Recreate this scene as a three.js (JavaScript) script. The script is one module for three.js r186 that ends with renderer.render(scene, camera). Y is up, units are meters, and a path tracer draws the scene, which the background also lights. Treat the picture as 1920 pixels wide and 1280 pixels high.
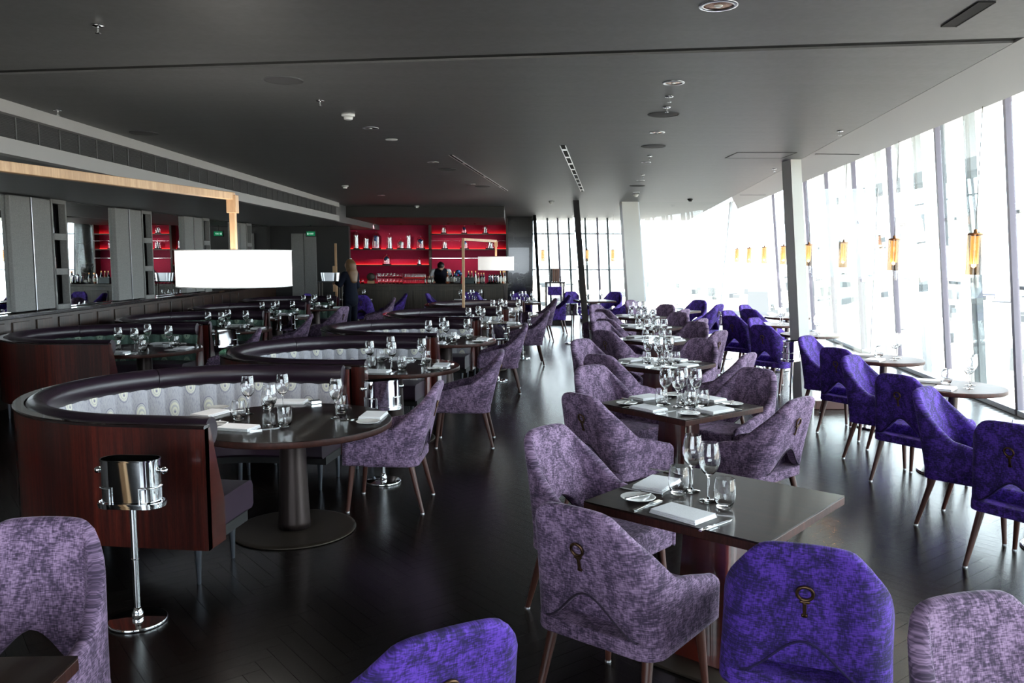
import * as THREE from 'three';
import { RoundedBoxGeometry } from 'three/addons/geometries/RoundedBoxGeometry.js';
import { mergeGeometries, toCreasedNormals, mergeVertices } from 'three/addons/utils/BufferGeometryUtils.js';
import { MarchingCubes } from 'three/addons/objects/MarchingCubes.js';
import { RectAreaLightUniformsLib } from 'three/addons/lights/RectAreaLightUniformsLib.js';

// ---------------------------------------------------------------- camera, sky, exposure
const scene = new THREE.Scene();
const renderer = new THREE.WebGLRenderer({ antialias: true });
renderer.toneMapping = THREE.LinearToneMapping;
renderer.toneMappingExposure = 1.12;
renderer.shadowMap.enabled = true;
RectAreaLightUniformsLib.init();
const FPX = 1557, HORIZON = 480, EYE = 1.75, PITCH = Math.atan((640 - HORIZON) / FPX);
const camera = new THREE.PerspectiveCamera(2 * Math.atan(640 / FPX) * 180 / Math.PI, 1.5, 0.05, 6000);
camera.position.set(0, EYE, 0);
camera.rotation.set(-PITCH, 0, 0);
scene.add(camera);
scene.background = new THREE.Color().setRGB(0.84, 0.95, 1.04);      // bright hazy sky over the city
scene.backgroundIntensity = 9.5;

// hazy sun high behind the building: it lights the city, not the room
const sun = new THREE.DirectionalLight(new THREE.Color(1, 0.95, 0.87), 40);
sun.position.set(-75, 70, 4); sun.castShadow = true; sun.shadow.radius = 3; sun.shadow.camera.left = sun.shadow.camera.bottom = -40; sun.shadow.camera.right = sun.shadow.camera.top = 40; sun.shadow.camera.far = 400; sun.shadow.mapSize.set(2048, 2048);
scene.add(sun, sun.target);

// ---------------------------------------------------------------- helpers
const V3 = (x, y, z) => new THREE.Vector3(x, y, z);
function rng(seed) { let a = seed >>> 0; return () => { a = (a + 0x6D2B79F5) | 0; let t = Math.imul(a ^ (a >>> 15), 1 | a); t = (t + Math.imul(t ^ (t >>> 7), 61 | t)) ^ t; return ((t ^ (t >>> 14)) >>> 0) / 4294967296; }; }
// a picture point that lies on the horizontal plane y = h  ->  [x, z]
function at(px, py, h) {
  const u = px - 960, v = py - 640, wy = -v * Math.cos(PITCH) - FPX * Math.sin(PITCH), wz = FPX * Math.cos(PITCH) - v * Math.sin(PITCH), t = (h - EYE) / wy;
  return [u * t, -wz * t];
}
const TILT = 7.6 * Math.PI / 180, CT = Math.cos(TILT), ST = Math.sin(TILT);      // the glass wall runs 7.6 degrees off the bar's axis
const FS = (c, s) => [c * CT + s * ST, c * ST - s * CT];                          // across, along the glass wall -> [x, z]
const names = new Map();
function numbered(n) { const k = names.get(n) ?? 0; names.set(n, k + 1); return k ? n + '_' + String(k).padStart(3, '0') : n; }
const CEIL = 2.855;

function clean(g) { g = g.index ? g.toNonIndexed() : g; for (const k of Object.keys(g.attributes)) if (!['position', 'normal', 'uv'].includes(k)) g.deleteAttribute(k); if (!g.attributes.uv) g.setAttribute('uv', new THREE.BufferAttribute(new Float32Array(g.attributes.position.count * 2), 2)); g.morphAttributes = {}; return g; }
function merge(...gs) { gs = gs.flat(); return gs.length === 1 ? gs[0] : mergeGeometries(gs.map(clean)); }
function metricUV(g) {                                      // uv in metres from the dominant axis
  g = clean(g); const p = g.attributes.position, n = g.attributes.normal, uv = g.attributes.uv;
  for (let i = 0; i < p.count; i++) {
    const ax = Math.abs(n.getX(i)), ay = Math.abs(n.getY(i)), az = Math.abs(n.getZ(i));
    if (ay >= ax && ay >= az) uv.setXY(i, p.getX(i), p.getZ(i)); else if (ax > az) uv.setXY(i, p.getZ(i), p.getY(i)); else uv.setXY(i, p.getX(i), p.getY(i));
  }
  return g;
}
function box(w, h, d, x = 0, y = 0, z = 0, r = 0) { const g = r ? new RoundedBoxGeometry(w, h, d, 2, Math.min(r, w / 2.01, h / 2.01, d / 2.01)) : new THREE.BoxGeometry(w, h, d); g.translate(x, y, z); return metricUV(g); }
function cyl(rt, rb, h, x = 0, y = 0, z = 0, seg = 20) { const g = new THREE.CylinderGeometry(rt, rb, h, seg); g.translate(x, y, z); return clean(g); }
function rod(a, b, ra, rb = ra, seg = 12) {                  // tapered rod between two points
  const d = b.clone().sub(a), g = new THREE.CylinderGeometry(rb, ra, d.length(), seg);
  g.applyQuaternion(new THREE.Quaternion().setFromUnitVectors(V3(0, 1, 0), d.clone().normalize())); const m = a.clone().add(b).multiplyScalar(0.5); g.translate(m.x, m.y, m.z); return clean(g);
}
function lathe(pts, seg = 28) { return clean(new THREE.LatheGeometry(pts.map(([r, y]) => new THREE.Vector2(r, y)), seg)); }
function slab(pts, y0, y1) {                                 // plan polygon [[x, z]...] between two heights
  const s = new THREE.Shape(pts.map(([x, z]) => new THREE.Vector2(x, -z))), g = new THREE.ExtrudeGeometry(s, { depth: y1 - y0, bevelEnabled: false });
  g.rotateX(-Math.PI / 2); g.translate(0, y0, 0); return metricUV(g);
}
function hull8(b, t) {                                       // box from four bottom and four top corners (leaning posts)
  const P = [...b, ...t], q = [[0, 1, 2, 3], [7, 6, 5, 4], [0, 4, 5, 1], [1, 5, 6, 2], [2, 6, 7, 3], [3, 7, 4, 0]], pos = [];
  for (const [a, c, d, e] of q) for (const i of [a, d, c, a, e, d]) pos.push(...P[i]);
  const g = new THREE.BufferGeometry(); g.setAttribute('position', new THREE.Float32BufferAttribute(pos, 3)); g.computeVertexNormals(); return metricUV(clean(g));
}
const shadowed = (o) => { o.castShadow = o.receiveShadow = true; return o; };
function mesh(name, geo, mat, parent) { const m = shadowed(new THREE.Mesh(Array.isArray(geo) ? merge(geo) : geo, mat)); m.name = parent && parent !== scene ? name : numbered(name); (parent ?? scene).add(m); return m; }
function tag(o, label, category, group) { o.userData = { label, category }; if (group) o.userData.group = group; return o; }
function thing(name, label, category, x, y, z, turn = 0, group) { const o = new THREE.Group(); o.name = numbered(name); scene.add(o); o.position.set(x, y, z); o.rotation.y = turn; return tag(o, label, category, group); }
function single(name, geo, mat, label, category, group, x = 0, y = 0, z = 0, turn = 0) { const m = mesh(name, geo, mat); m.position.set(x, y, z); m.rotation.y = turn; return tag(m, label, category, group); }
function struct(name, geo, mat) { const m = mesh(name, geo, mat); m.userData = { kind: 'structure' }; return m; }
function structGroup(name) { const o = new THREE.Group(); o.name = numbered(name); o.userData = { kind: 'structure' }; scene.add(o); return o; }
const made = new Map();
function instance(key, build, label, category, group, x, y, z, turn = 0) {
  let e = made.get(key), o;
  if (!e) { const p = build(); e = { p, name: p.name }; made.set(key, e); o = p; } else o = e.p.clone();
  scene.add(o); o.name = numbered(e.name); o.position.set(x, y, z); o.rotation.set(0, turn, 0); tag(o, label, category, group); return o;
}
const faceTo = (fx, fz) => Math.atan2(fx, fz);               // local +z turned to world direction (fx, fz)

// noise
function noise2(seed) {
  const r = rng(seed), N = 256, t = new Float32Array(N * N); for (let i = 0; i < t.length; i++) t[i] = r();
  return (x, y, px = 256, py = 256) => { const xi = Math.floor(x), yi = Math.floor(y), fx = x - xi, fy = y - yi, sx = fx * fx * (3 - 2 * fx), sy = fy * fy * (3 - 2 * fy), m = (a, p) => ((a % p) + p) % p, g = (a, b) => t[m(b, py) * N + m(a, px)]; return (g(xi, yi) * (1 - sx) + g(xi + 1, yi) * sx) * (1 - sy) + (g(xi, yi + 1) * (1 - sx) + g(xi + 1, yi + 1) * sx) * sy; };
}
function dataTex(w, h, f, srgb, rx = 1, ry = 1) {
  const d = new Uint8Array(w * h * 4); for (let y = 0; y < h; y++) for (let x = 0; x < w; x++) { const c = f(x / w, y / h), i = (y * w + x) * 4; d[i] = Math.max(0, Math.min(255, c[0])); d[i + 1] = Math.max(0, Math.min(255, c[1])); d[i + 2] = Math.max(0, Math.min(255, c[2])); d[i + 3] = 255; }
  const t = new THREE.DataTexture(d, w, h, THREE.RGBAFormat); t.wrapS = t.wrapT = THREE.RepeatWrapping; t.magFilter = THREE.LinearFilter; t.minFilter = THREE.LinearMipmapLinearFilter; t.generateMipmaps = true; if (srgb) t.colorSpace = THREE.SRGBColorSpace; t.repeat.set(rx, ry); t.needsUpdate = true; return t;
}
const std = (o) => new THREE.MeshStandardMaterial(o), phys = (o) => new THREE.MeshPhysicalMaterial(o);
const lin = (r, g, b) => new THREE.Color().setRGB(r, g, b);

// ---------------------------------------------------------------- materials
const M = {};
{
  const nA = noise2(11), nB = noise2(12), nC = noise2(13), nD = noise2(14);
  const velvetField = (u, v) => {                             // slubbed crushed chenille: fine cross ribs and patches of turned pile
    const rib = nA(u * 40, v * 220, 40, 220) * 0.6 + nB(u * 200, v * 48, 200, 48) * 0.4;
    let p = nC(u * 12, v * 9, 12, 9) * 0.45 + nD(u * 26, v * 20, 26, 20) * 0.35 + nA(u * 60, v * 50, 60, 50) * 0.35; p = (p - 0.34) * 2.4;
    return [rib, Math.max(0, Math.min(1, p))];
  };
  const velvet = (lo, hi, sheen, patch = 0.55) => {
    const map = dataTex(1024, 1024, (u, v) => { const [r, p] = velvetField(u, v), t = Math.max(0, Math.min(1, p * patch + (r - 0.5) * 1.5 + 0.45 - patch * 0.45)); return [0, 1, 2].map((k) => lo[k] + (hi[k] - lo[k]) * t); }, true, 1 / 0.5, 1 / 0.5);
    const bump = dataTex(512, 512, (u, v) => { const [r, p] = velvetField(u, v); const q = 255 * (r * 0.8 + p * 0.2); return [q, q, q]; }, false, 1 / 0.5, 1 / 0.5);
    return phys({ map, bumpMap: bump, bumpScale: 0.0012, roughness: 0.85, sheen: 1, sheenColor: lin(...sheen), sheenRoughness: 0.5 });
  };
  M.lilac = velvet([60, 46, 68], [154, 127, 158], [0.45, 0.38, 0.47]);
  M.violet = velvet([28, 12, 70], [88, 52, 164], [0.09, 0.055, 0.2], 0.7);
  M.lilacShadowPiping = std({ color: lin(0.03, 0.018, 0.036), roughness: 0.9 }); M.violetShadowPiping = std({ color: lin(0.012, 0.004, 0.05), roughness: 0.9 });  // hem piping coloured dark to draw the shadow line under the hem
  const wood = (lo, hi, period, fine) => dataTex(512, 512, (u, v) => { const s = nA(u * 48, v * 2, 48, 2) * 0.5 + nB(u * 140, v * 3, 140, 3) * 0.32 + nC(u * 12, v * 1, 12, 1) * 0.35; const t = Math.max(0, Math.min(1, (s - 0.3) * 1.5)); const f = fine * (nD(u * 250, v * 40, 250, 40) - 0.5); return [0, 1, 2].map((k) => lo[k] + (hi[k] - lo[k]) * t + f); }, true, 1 / period, 1 / period);
  M.mahogany = phys({ map: wood([44, 12, 8], [104, 36, 24], 0.7, 14), roughness: 0.3, clearcoat: 1, clearcoatRoughness: 0.06 });
  M.legwood = phys({ color: lin(0.075, 0.024, 0.016), roughness: 0.4, clearcoat: 0.15, clearcoatRoughness: 0.2 });
  M.wengeTop = phys({ map: wood([26, 17, 14], [50, 33, 26], 0.9, 8), roughness: 0.4, specularIntensity: 0.4, color: lin(0.75, 0.7, 0.68), clearcoat: 0.35, clearcoatRoughness: 0.06 });
  M.roundTop = M.wengeTop.clone(); M.roundTop.color = lin(0.4, 0.36, 0.36); M.roundTop.clearcoat = 0.6;
  M.wengeEdge = phys({ map: wood([46, 22, 17], [76, 40, 31], 0.5, 10), roughness: 0.5, specularIntensity: 0.5, clearcoat: 0.1, clearcoatRoughness: 0.2 });
  M.darkLacquer = phys({ color: lin(0.012, 0.006, 0.006), roughness: 0.2, clearcoat: 1, clearcoatRoughness: 0.04 });
  M.paleWood = std({ map: wood([176, 138, 100], [206, 168, 128], 0.8, 10), roughness: 0.5 });
  M.panelWood = phys({ map: wood([40, 26, 18], [72, 50, 36], 0.6, 10), roughness: 0.4, clearcoat: 0.3, clearcoatRoughness: 0.25 });
  M.barWood = std({ map: wood([58, 52, 44], [86, 78, 66], 0.8, 8), roughness: 0.45 });
  M.leather = phys({ color: lin(0.018, 0.009, 0.017), roughness: 0.3, bumpMap: dataTex(256, 256, (u, v) => { const q = 255 * (nA(u * 60, v * 60, 60, 60) * 0.6 + nB(u * 120, v * 120, 120, 120) * 0.4); return [q, q, q]; }, false, 8, 8), bumpScale: 0.0004 });
  M.leatherSeat = phys({ color: lin(0.03, 0.015, 0.03), roughness: 0.4 });
  const peacock = (bg, mid, eye, dark) => {
    const W = 512, H = 512, cv = document.createElement('canvas'); cv.width = W; cv.height = H; const x = cv.getContext('2d'), r = rng(5);
    x.fillStyle = bg; x.fillRect(0, 0, W, H);
    for (let i = 0; i < 1300; i++) { x.strokeStyle = r() < 0.5 ? mid : dark; x.globalAlpha = 0.5; x.lineWidth = 1.5 + r() * 3; const a = r() * W, b = r() * H; x.beginPath(); x.moveTo(a, b); x.quadraticCurveTo(a + (r() - 0.5) * 30, b + 14, a + (r() - 0.5) * 22, b + 20 + r() * 26); x.stroke(); }
    x.globalAlpha = 1;
    const eyeAt = (cx, cy) => { for (const [rx, ry, c, dy] of [[88, 112, dark, 0], [80, 103, mid, 0], [66, 82, eye, 7], [54, 63, mid, 16], [40, 45, eye, 23], [22, 24, mid, 30], [11, 12, dark, 34]]) { x.fillStyle = c; x.beginPath(); x.ellipse(cx, cy + dy, rx, ry, 0, 0, 7); x.fill(); } };
    for (const [a, b] of [[128, 128], [384, 384], [384, -128], [128, 640]]) eyeAt(a, b);
    const t = new THREE.CanvasTexture(cv); t.wrapS = t.wrapT = THREE.RepeatWrapping; t.colorSpace = THREE.SRGBColorSpace; t.repeat.set(1 / 0.29, 1 / 0.34); return t;
  };
  M.peacockGrey = std({ map: peacock('#bcbbc2', '#cdccca', '#ebe9d8', '#8c8a9e'), roughness: 0.9 });
  M.peacockGreen = std({ map: peacock('#4a6158', '#647a6f', '#8c9c88', '#344842'), roughness: 0.9 });
  M.bronze = std({ color: lin(0.055, 0.043, 0.033), metalness: 0.6, roughness: 0.45 });
  M.bronzeDark = std({ color: lin(0.10, 0.055, 0.03), metalness: 0.8, roughness: 0.35 });
  M.columnMetal = std({ color: lin(0.06, 0.045, 0.042), metalness: 0.6, roughness: 0.32 });
  M.steelLeg = std({ color: lin(0.12, 0.13, 0.15), metalness: 0.8, roughness: 0.3 });
  M.chrome = std({ color: lin(0.86, 0.88, 0.9), metalness: 1, roughness: 0.05 });
  M.brushed = std({ color: lin(0.62, 0.63, 0.65), metalness: 1, roughness: 0.28 });
  M.mirror = std({ color: lin(0.88, 0.9, 0.9), metalness: 1, roughness: 0.0 });
  M.satin = std({ color: lin(0.7, 0.72, 0.7), metalness: 0.6, roughness: 0.3 });
  M.smokeMirror = std({ color: lin(0.3, 0.3, 0.31), metalness: 1, roughness: 0.02 });
  M.darkMirror = phys({ color: lin(0.008, 0.008, 0.009), roughness: 0.03, clearcoat: 1, clearcoatRoughness: 0.02, specularIntensity: 1 });
  M.glass = phys({ color: 0xffffff, transmission: 1, thickness: 0.003, ior: 1.5, roughness: 0 });
  M.pane = phys({ color: lin(0.97, 0.99, 0.98), transmission: 1, thickness: 0, ior: 1.5, roughness: 0 });
  M.linen = std({ map: dataTex(128, 128, (u, v) => { const q = 236 + 14 * (nA(u * 128, v * 30, 128, 30) - 0.5) + 10 * (nB(u * 30, v * 128, 30, 128) - 0.5); return [q, q, q + 3]; }, true, 10, 10), roughness: 0.9 });
  M.china = phys({ color: lin(0.8, 0.8, 0.78), roughness: 0.2, clearcoat: 0.6 });
  M.ceiling = std({ map: dataTex(512, 512, (u, v) => { const q = 98 + 4 * (nA(u * 3, v * 40, 3, 40) - 0.5) + 6 * (nB(u * 120, v * 120, 120, 120) - 0.5); return [q, q, q * 1.01]; }, true, 1 / 3, 1 / 3), roughness: 0.5 });
  M.ceilingEdge = std({ color: lin(0.215, 0.212, 0.21), roughness: 0.5 });
  M.speakerGrey = std({ color: lin(0.075, 0.075, 0.078), roughness: 0.8 });
  M.bulkhead = std({ color: lin(0.34, 0.33, 0.32), roughness: 0.7 });
  M.grilleMetal = std({ color: lin(0.1, 0.1, 0.1), roughness: 0.6, metalness: 0.3 });
  M.black = std({ color: lin(0.004, 0.004, 0.004), roughness: 0.8 });
  M.blackGloss = phys({ color: lin(0.006, 0.006, 0.007), roughness: 0.25 });
  M.dark = std({ color: lin(0.02, 0.02, 0.02), roughness: 0.6 });
  M.wallDark = std({ color: lin(0.022, 0.021, 0.02), roughness: 0.6 });
  M.greyPanel = std({ map: dataTex(256, 256, (u, v) => { const q = 126 + 16 * (nA(u * 128, v * 90, 128, 90) - 0.5) + 14 * (nB(u * 40, v * 128, 40, 128) - 0.5); return [q, q * 0.99, q * 0.97]; }, true, 2, 2), roughness: 0.85 });
  M.white = std({ color: lin(0.75, 0.75, 0.74), roughness: 0.5 });
  M.offWhite = std({ color: lin(0.6, 0.6, 0.57), roughness: 0.5 });
  M.alu = std({ color: lin(0.62, 0.66, 0.7), roughness: 0.4, metalness: 0.2 });
  M.outerAlu = std({ color: lin(0.075, 0.09, 0.1), roughness: 0.5, metalness: 0.1 });
  M.mullion = std({ color: lin(0.12, 0.11, 0.14), roughness: 0.45, metalness: 0.3 });
  M.marble = phys({ map: dataTex(512, 512, (u, v) => { const w = u * 3 + v * 2 + 1.6 * nC(u * 6, v * 6, 6, 6) + 0.7 * nD(u * 16, v * 16, 16, 16), l = Math.abs(((w * 1.0) % 1 + 1) % 1 - 0.5); const vein = Math.max(0, 1 - l * 42) * (0.3 + 0.7 * nB(u * 8, v * 8, 8, 8)); const q = 15 + 8 * nA(u * 20, v * 20, 20, 20) + 90 * vein; return [q, q * 1.02, q]; }, true, 0.5, 0.5), roughness: 0.12, clearcoat: 0.5 });
  M.crimson = std({ map: dataTex(64, 64, (u, v) => { const q = nA(u * 64, v * 20, 64, 20); return [150 + 16 * q, 8, 56 + 8 * q]; }, true, 2, 2), roughness: 0.7 });
  M.barFrame = std({ color: lin(0.05, 0.035, 0.027), roughness: 0.5 });
  M.amber = phys({ color: lin(0.42, 0.33, 0.245), transmission: 1, thickness: 0, roughness: 0.05, ior: 1.45 });
  M.clearTube = phys({ color: lin(0.97, 0.95, 0.92), transmission: 1, thickness: 0, roughness: 0.02, ior: 1.45 });
  M.glowWarm = std({ color: lin(0.6, 0.4, 0.2), emissive: lin(1.0, 0.55, 0.2), emissiveIntensity: 2.6 });
  M.shade = phys({ color: lin(0.85, 0.83, 0.8), roughness: 0.9, emissive: lin(1.0, 0.97, 0.92), emissiveIntensity: 1.5 });
  M.redStrip = std({ color: lin(0.3, 0.02, 0.02), emissive: lin(1.0, 0.04, 0.03), emissiveIntensity: 3 });
  M.copper = std({ color: lin(0.5, 0.24, 0.1), metalness: 1, roughness: 0.25 });
  M.skin = std({ color: lin(0.46, 0.26, 0.18), roughness: 0.55 });
  M.navy = phys({ color: lin(0.009, 0.011, 0.02), roughness: 0.9, specularIntensity: 0.25 });
  M.hairBrown = std({ color: lin(0.17, 0.09, 0.04), roughness: 0.5 });
  M.hairBlack = std({ color: lin(0.012, 0.009, 0.008), roughness: 0.5 });
  M.bottleGreen = phys({ color: lin(0.01, 0.03, 0.015), roughness: 0.08, clearcoat: 1 });
  M.bottleAmber = phys({ color: lin(0.25, 0.06, 0.015), roughness: 0.08, clearcoat: 1 });
  M.paper = std({ color: lin(0.7, 0.67, 0.58), roughness: 0.8 });
  M.blueThing = phys({ color: lin(0.03, 0.1, 0.32), roughness: 0.25, clearcoat: 0.7 });
  M.brownBook = std({ color: lin(0.16, 0.07, 0.045), roughness: 0.6 });
}

// ---------------------------------------------------------------- structure
const X_WALL = -5.8, X_BULK = -3.7, Z_BACK = 1.9, Z_END = -24.6;
const LINE = (c, s) => FS(c, s);
{ // floor: slab plus herringbone planks
  const fl = structGroup('floor');
  const sl = mesh('subfloor', slab([[-6.6, 3.8], FS(4.55, -4), FS(4.55, 27), [-6.6, -26]], -0.3, -0.0025), M.black, fl);
  const W = 0.085, L = 0.51, n = noise2(31), r = rng(9), kinds = [];
  const grain = (k) => dataTex(128, 256, (u, v) => { const s = n(u * 30 + k * 7, v * 2, 256, 256) * 0.6 + n(u * 90, v * 5 + k, 256, 256) * 0.5; const q = 10 + k * 2.2 + 13 * (s - 0.4); return [q + 4, q + 1, q]; }, true);
  for (let k = 0; k < 5; k++) kinds.push(phys({ map: grain(k), roughness: 0.24, bumpMap: dataTex(128, 256, (u, v) => { const q = 255 * n(u * 60, v * 4 + k * 3, 256, 256); return [q, q, q]; }, false), bumpScale: 0.0001, specularIntensity: 0.65 }));
  const base = new THREE.BoxGeometry(W - 0.0015, 0.0035, L - 0.0015);
  const tilt = -TILT, items = [];
  for (let m = -80; m <= 80; m++) for (let k = -420; k <= 420; k++) for (let v = 0; v < 2; v++) {
    let x = k * W - m * L, y = k * W + m * L; x += v ? L + W / 2 : L / 2; y += v ? W - L / 2 : W / 2;
    const a = Math.PI / 4; let e = (x - y) * Math.SQRT1_2, d = (x + y) * Math.SQRT1_2;      // along d: the zigzag direction
    e += 0.3; const [wx, wz] = FS(e, d - 1);
    if (wx < -6.0 || e > 4.3 || wz > 2.6 || wz < -24.4) continue;
    items.push({ wx, wz, turn: -TILT + (v ? Math.PI / 4 : -Math.PI / 4), k: Math.floor(r() * 5) });
  }
  for (const it of items) { const u = 960 + FPX * it.wx / -it.wz; it.seen = it.wz < -2.9 && u > 20 && u < 1900; it.key = it.seen ? -it.wz : 100 - it.wz; }
  // planks in open view first (aisle and foreground)
  const open = (q) => q.seen && ((q.wx > -1.7 && q.wx < 0.3 && q.wz > -6) || (q.wx > 0.9 && q.wz < -3.4 && q.wz > -8.2 && q.wx < 3.0) || (q.wx > -0.3 && q.wx < 0.6 && q.wz > -9));
  items.sort((a, b) => (open(b) - open(a)) || a.key - b.key);
  const rest = kinds.map(() => []);
  items.forEach((it, i) => {
    if (i < 300) { const p = mesh('plank', base, kinds[it.k], fl); p.position.set(it.wx, -0.00175, it.wz); p.rotation.y = it.turn; }
    else { const g = base.clone(); g.rotateY(it.turn); g.translate(it.wx, -0.00175, it.wz); rest[it.k].push(g); }
  });
  rest.forEach((gs, k) => { if (gs.length) { const p = mesh('parquet_planks', mergeGeometries(gs), kinds[k], fl); p.userData = { kind: 'stuff' }; } });
}
{ // ceiling: far field, near field across a gap with a black strip as its shadow, low ceiling at the left, upper slab over the glass
  const c = structGroup('ceiling');
  mesh('ceiling_panel', slab([[X_BULK, -4.77 / CT + X_BULK * Math.tan(TILT)], FS(2.0, 4.77), FS(2.0, 27), [X_BULK, -26]], CEIL, CEIL + 0.2), M.ceiling, c);
  mesh('ceiling_panel', slab([[X_BULK, Z_BACK], FS(2.0, -4.2), FS(2.0, 4.66), [X_BULK, -4.66 / CT + X_BULK * Math.tan(TILT)]], CEIL, CEIL + 0.2), M.ceiling, c);
  mesh('low_ceiling_panel', box(2.9, 0.5, 29.5, X_BULK - 1.45, 2.475 + 0.25, -11.2), M.ceiling, c);
  mesh('gap_shadow_strip', slab([[X_BULK, -4.662 / CT + X_BULK * Math.tan(TILT)], FS(2.0, 4.662), FS(2.0, 4.768), [X_BULK, -4.768 / CT + X_BULK * Math.tan(TILT)]], CEIL + 0.012, CEIL + 0.03), M.black, c);  // black strip set nearly flush so the gap looks shadowed
  mesh('upper_slab', slab([FS(1.7, -4.4), FS(4.9, -4.4), FS(4.9, 27), FS(1.7, 27)], 3.72, 3.95), M.white, c);
  mesh('edge_strip', slab([FS(2.004, -4.2), FS(2.66, -4.2), FS(2.66, 20.4), FS(2.004, 16.2)], CEIL, CEIL + 0.2), M.ceilingEdge, c);
  mesh('edge_upstand', slab([FS(2.56, -4.2), FS(2.66, -4.2), FS(2.66, 27), FS(2.56, 27)], CEIL + 0.2, 3.72), M.white, c);
  for (const [a, b] of [[[1530, 288], [1612, 289]], [[1388, 365], [1436, 365]]]) { const p = at(...a, CEIL), q = at(...b, CEIL); mesh('joint', slab([[p[0], p[1]], [q[0], q[1]], [q[0], q[1] - 0.03], [p[0], p[1] - 0.03]], CEIL - 0.004, CEIL), M.dark, c); }
  mesh('upper_slab', slab([[X_BULK - 3, 4], FS(1.9, -4.4), FS(1.9, 27), [X_BULK - 3, -26]], CEIL + 0.3, CEIL + 0.5), M.dark, c);
}
{ // bulkhead with a long air grille
  const b = structGroup('trim_1'); b.name = 'trim_1';
  const z0 = 3.2, z1 = -17.5, L = z0 - z1, zc = (z0 + z1) / 2;
  mesh('bulkhead_band', box(0.1, 0.09, L, X_BULK - 0.05 + 0.1, 2.81, zc), M.bulkhead, b);
  mesh('bulkhead_band', box(0.1, 0.115, L, X_BULK - 0.05 + 0.1, 2.5325, zc), M.bulkhead, b);
  mesh('grille_backing', box(0.02, 0.18, L, X_BULK + 0.005, 2.677, zc), M.black, b);
  for (let k = 0; k < 68; k++) { const z = z0 - 0.15 - k * 0.3; if (z < z1) break; if (z < -4) mesh('grille_divider', box(0.03, 0.175, 0.012, X_BULK + 0.03, 2.677, z), M.grilleMetal, b); }
  const g = []; for (let i = 0; i < 15; i++) { const s = new THREE.BoxGeometry(0.022, 0.003, L); s.rotateZ(0.6); s.translate(X_BULK + 0.03, 2.595 + i * 0.0118, zc); g.push(s); }
  mesh('grille_louvres', mergeGeometries(g), M.grilleMetal, b).userData = { kind: 'stuff' };
}
{ // left wall: panelled dado, ledge, grey upholstered doors, niches and mirrors
  const w = structGroup('wall_left');
  mesh('wall_core', box(0.4, 3.2, 29, X_WALL - 0.32, 1.4, -10.6), M.wallDark, w);
  mesh('dado_board', box(0.1, 1.02, 27, X_WALL - 0.07, 0.51, -11), M.panelWood, w);
  for (let k = 0; k < 20; k++) for (let j = 0; j < 2; j++) {
    const z = -8.3 - k * 0.5; mesh('dado_panel', box(0.022, j ? 0.24 : 0.4, 0.34, X_WALL - 0.012, j ? 0.86 : 0.45, z, 0.006), M.panelWood, w);
  }
  mesh('ledge', box(0.26, 0.05, 27, X_WALL + 0.0, 1.06, -11, 0.008), M.darkLacquer, w);
  for (let k = -2; k < 4; k++) {
    const z = -9.68 - k * 2.57;
    for (let j = 0; j < 2; j++) mesh('upholstered_panel', box(0.07, 1.36, 0.415, X_WALL - 0.03, 1.775, z - 0.2175 - j * 0.435, 0.012), M.greyPanel, w);
    mesh('chrome_strip', box(0.012, 1.36, 0.012, X_WALL + 0.008, 1.775, z - 0.435), M.brushed, w);
    mesh('mirror_panel', box(0.02, 1.36, 1.36, X_WALL - 0.06, 1.775, z - 0.87 - 0.34 - 0.68), M.mirror, w);
    const nz = z - 0.87 - 0.17;
    mesh('niche_frame', merge(box(0.09, 1.38, 0.03, X_WALL - 0.03, 1.775, nz - 0.16), box(0.09, 1.38, 0.03, X_WALL - 0.03, 1.775, nz + 0.16), ...[0, 1, 2, 3].map((i) => box(0.09, i % 3 ? 0.08 : 0.05, 0.32, X_WALL - 0.03, 1.11 + i * 0.443, nz))), M.greyPanel, w);
    mesh('niche_back', box(0.01, 1.36, 0.32, X_WALL - 0.11, 1.775, nz), M.blackGloss, w);
  }
}
{ // closing walls: behind the camera (window openings added to light the near chairs), far left, behind the bar
  const wb = structGroup('wall_back');
  mesh('wall_segment', box(1.4, 3.2, 0.3, -5.4, 1.5, Z_BACK), M.wallDark, wb); mesh('wall_segment', box(10, 0.7, 0.3, 0.2, 2.6, Z_BACK), M.wallDark, wb);
  mesh('wall_segment', box(10, 0.7, 0.3, 0.2, 0.34, Z_BACK), M.wallDark, wb);
  mesh('wall_segment', box(4.4, 3.0, 0.3, 3.2, 1.5, Z_BACK), M.wallDark, wb);
  for (let k = 0; k < 5; k++) mesh('added_window_post', box(0.12, 2.4, 0.2, -4.65 + k * 2.2, 1.45, Z_BACK), M.mullion, wb);  // posts of the added openings, out of view
  const we = structGroup('wall_far');
  mesh('wall_segment', box(6.2, 3.3, 0.25, -2.75, 1.5, -23.75), M.wallDark, we);
  mesh('marble_slab', box(0.74, 2.9, 0.06, 0.22, 1.45, -23.55), M.marble, we);
  mesh('wall_segment', box(2.0, 2.9, 0.2, -5.0, 1.4, -20.6), M.wallDark, we);
  for (let j = 0; j < 2; j++) mesh('door_leaf', box(0.3, 2.1, 0.05, -5.25 + j * 0.31, 1.25, -20.46, 0.008), M.greyPanel, we);
  mesh('bar_soffit', box(3.75, 0.25, 5.2, -2.05, CEIL - 0.12, -21.3), M.wallDark, we);
}
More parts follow.
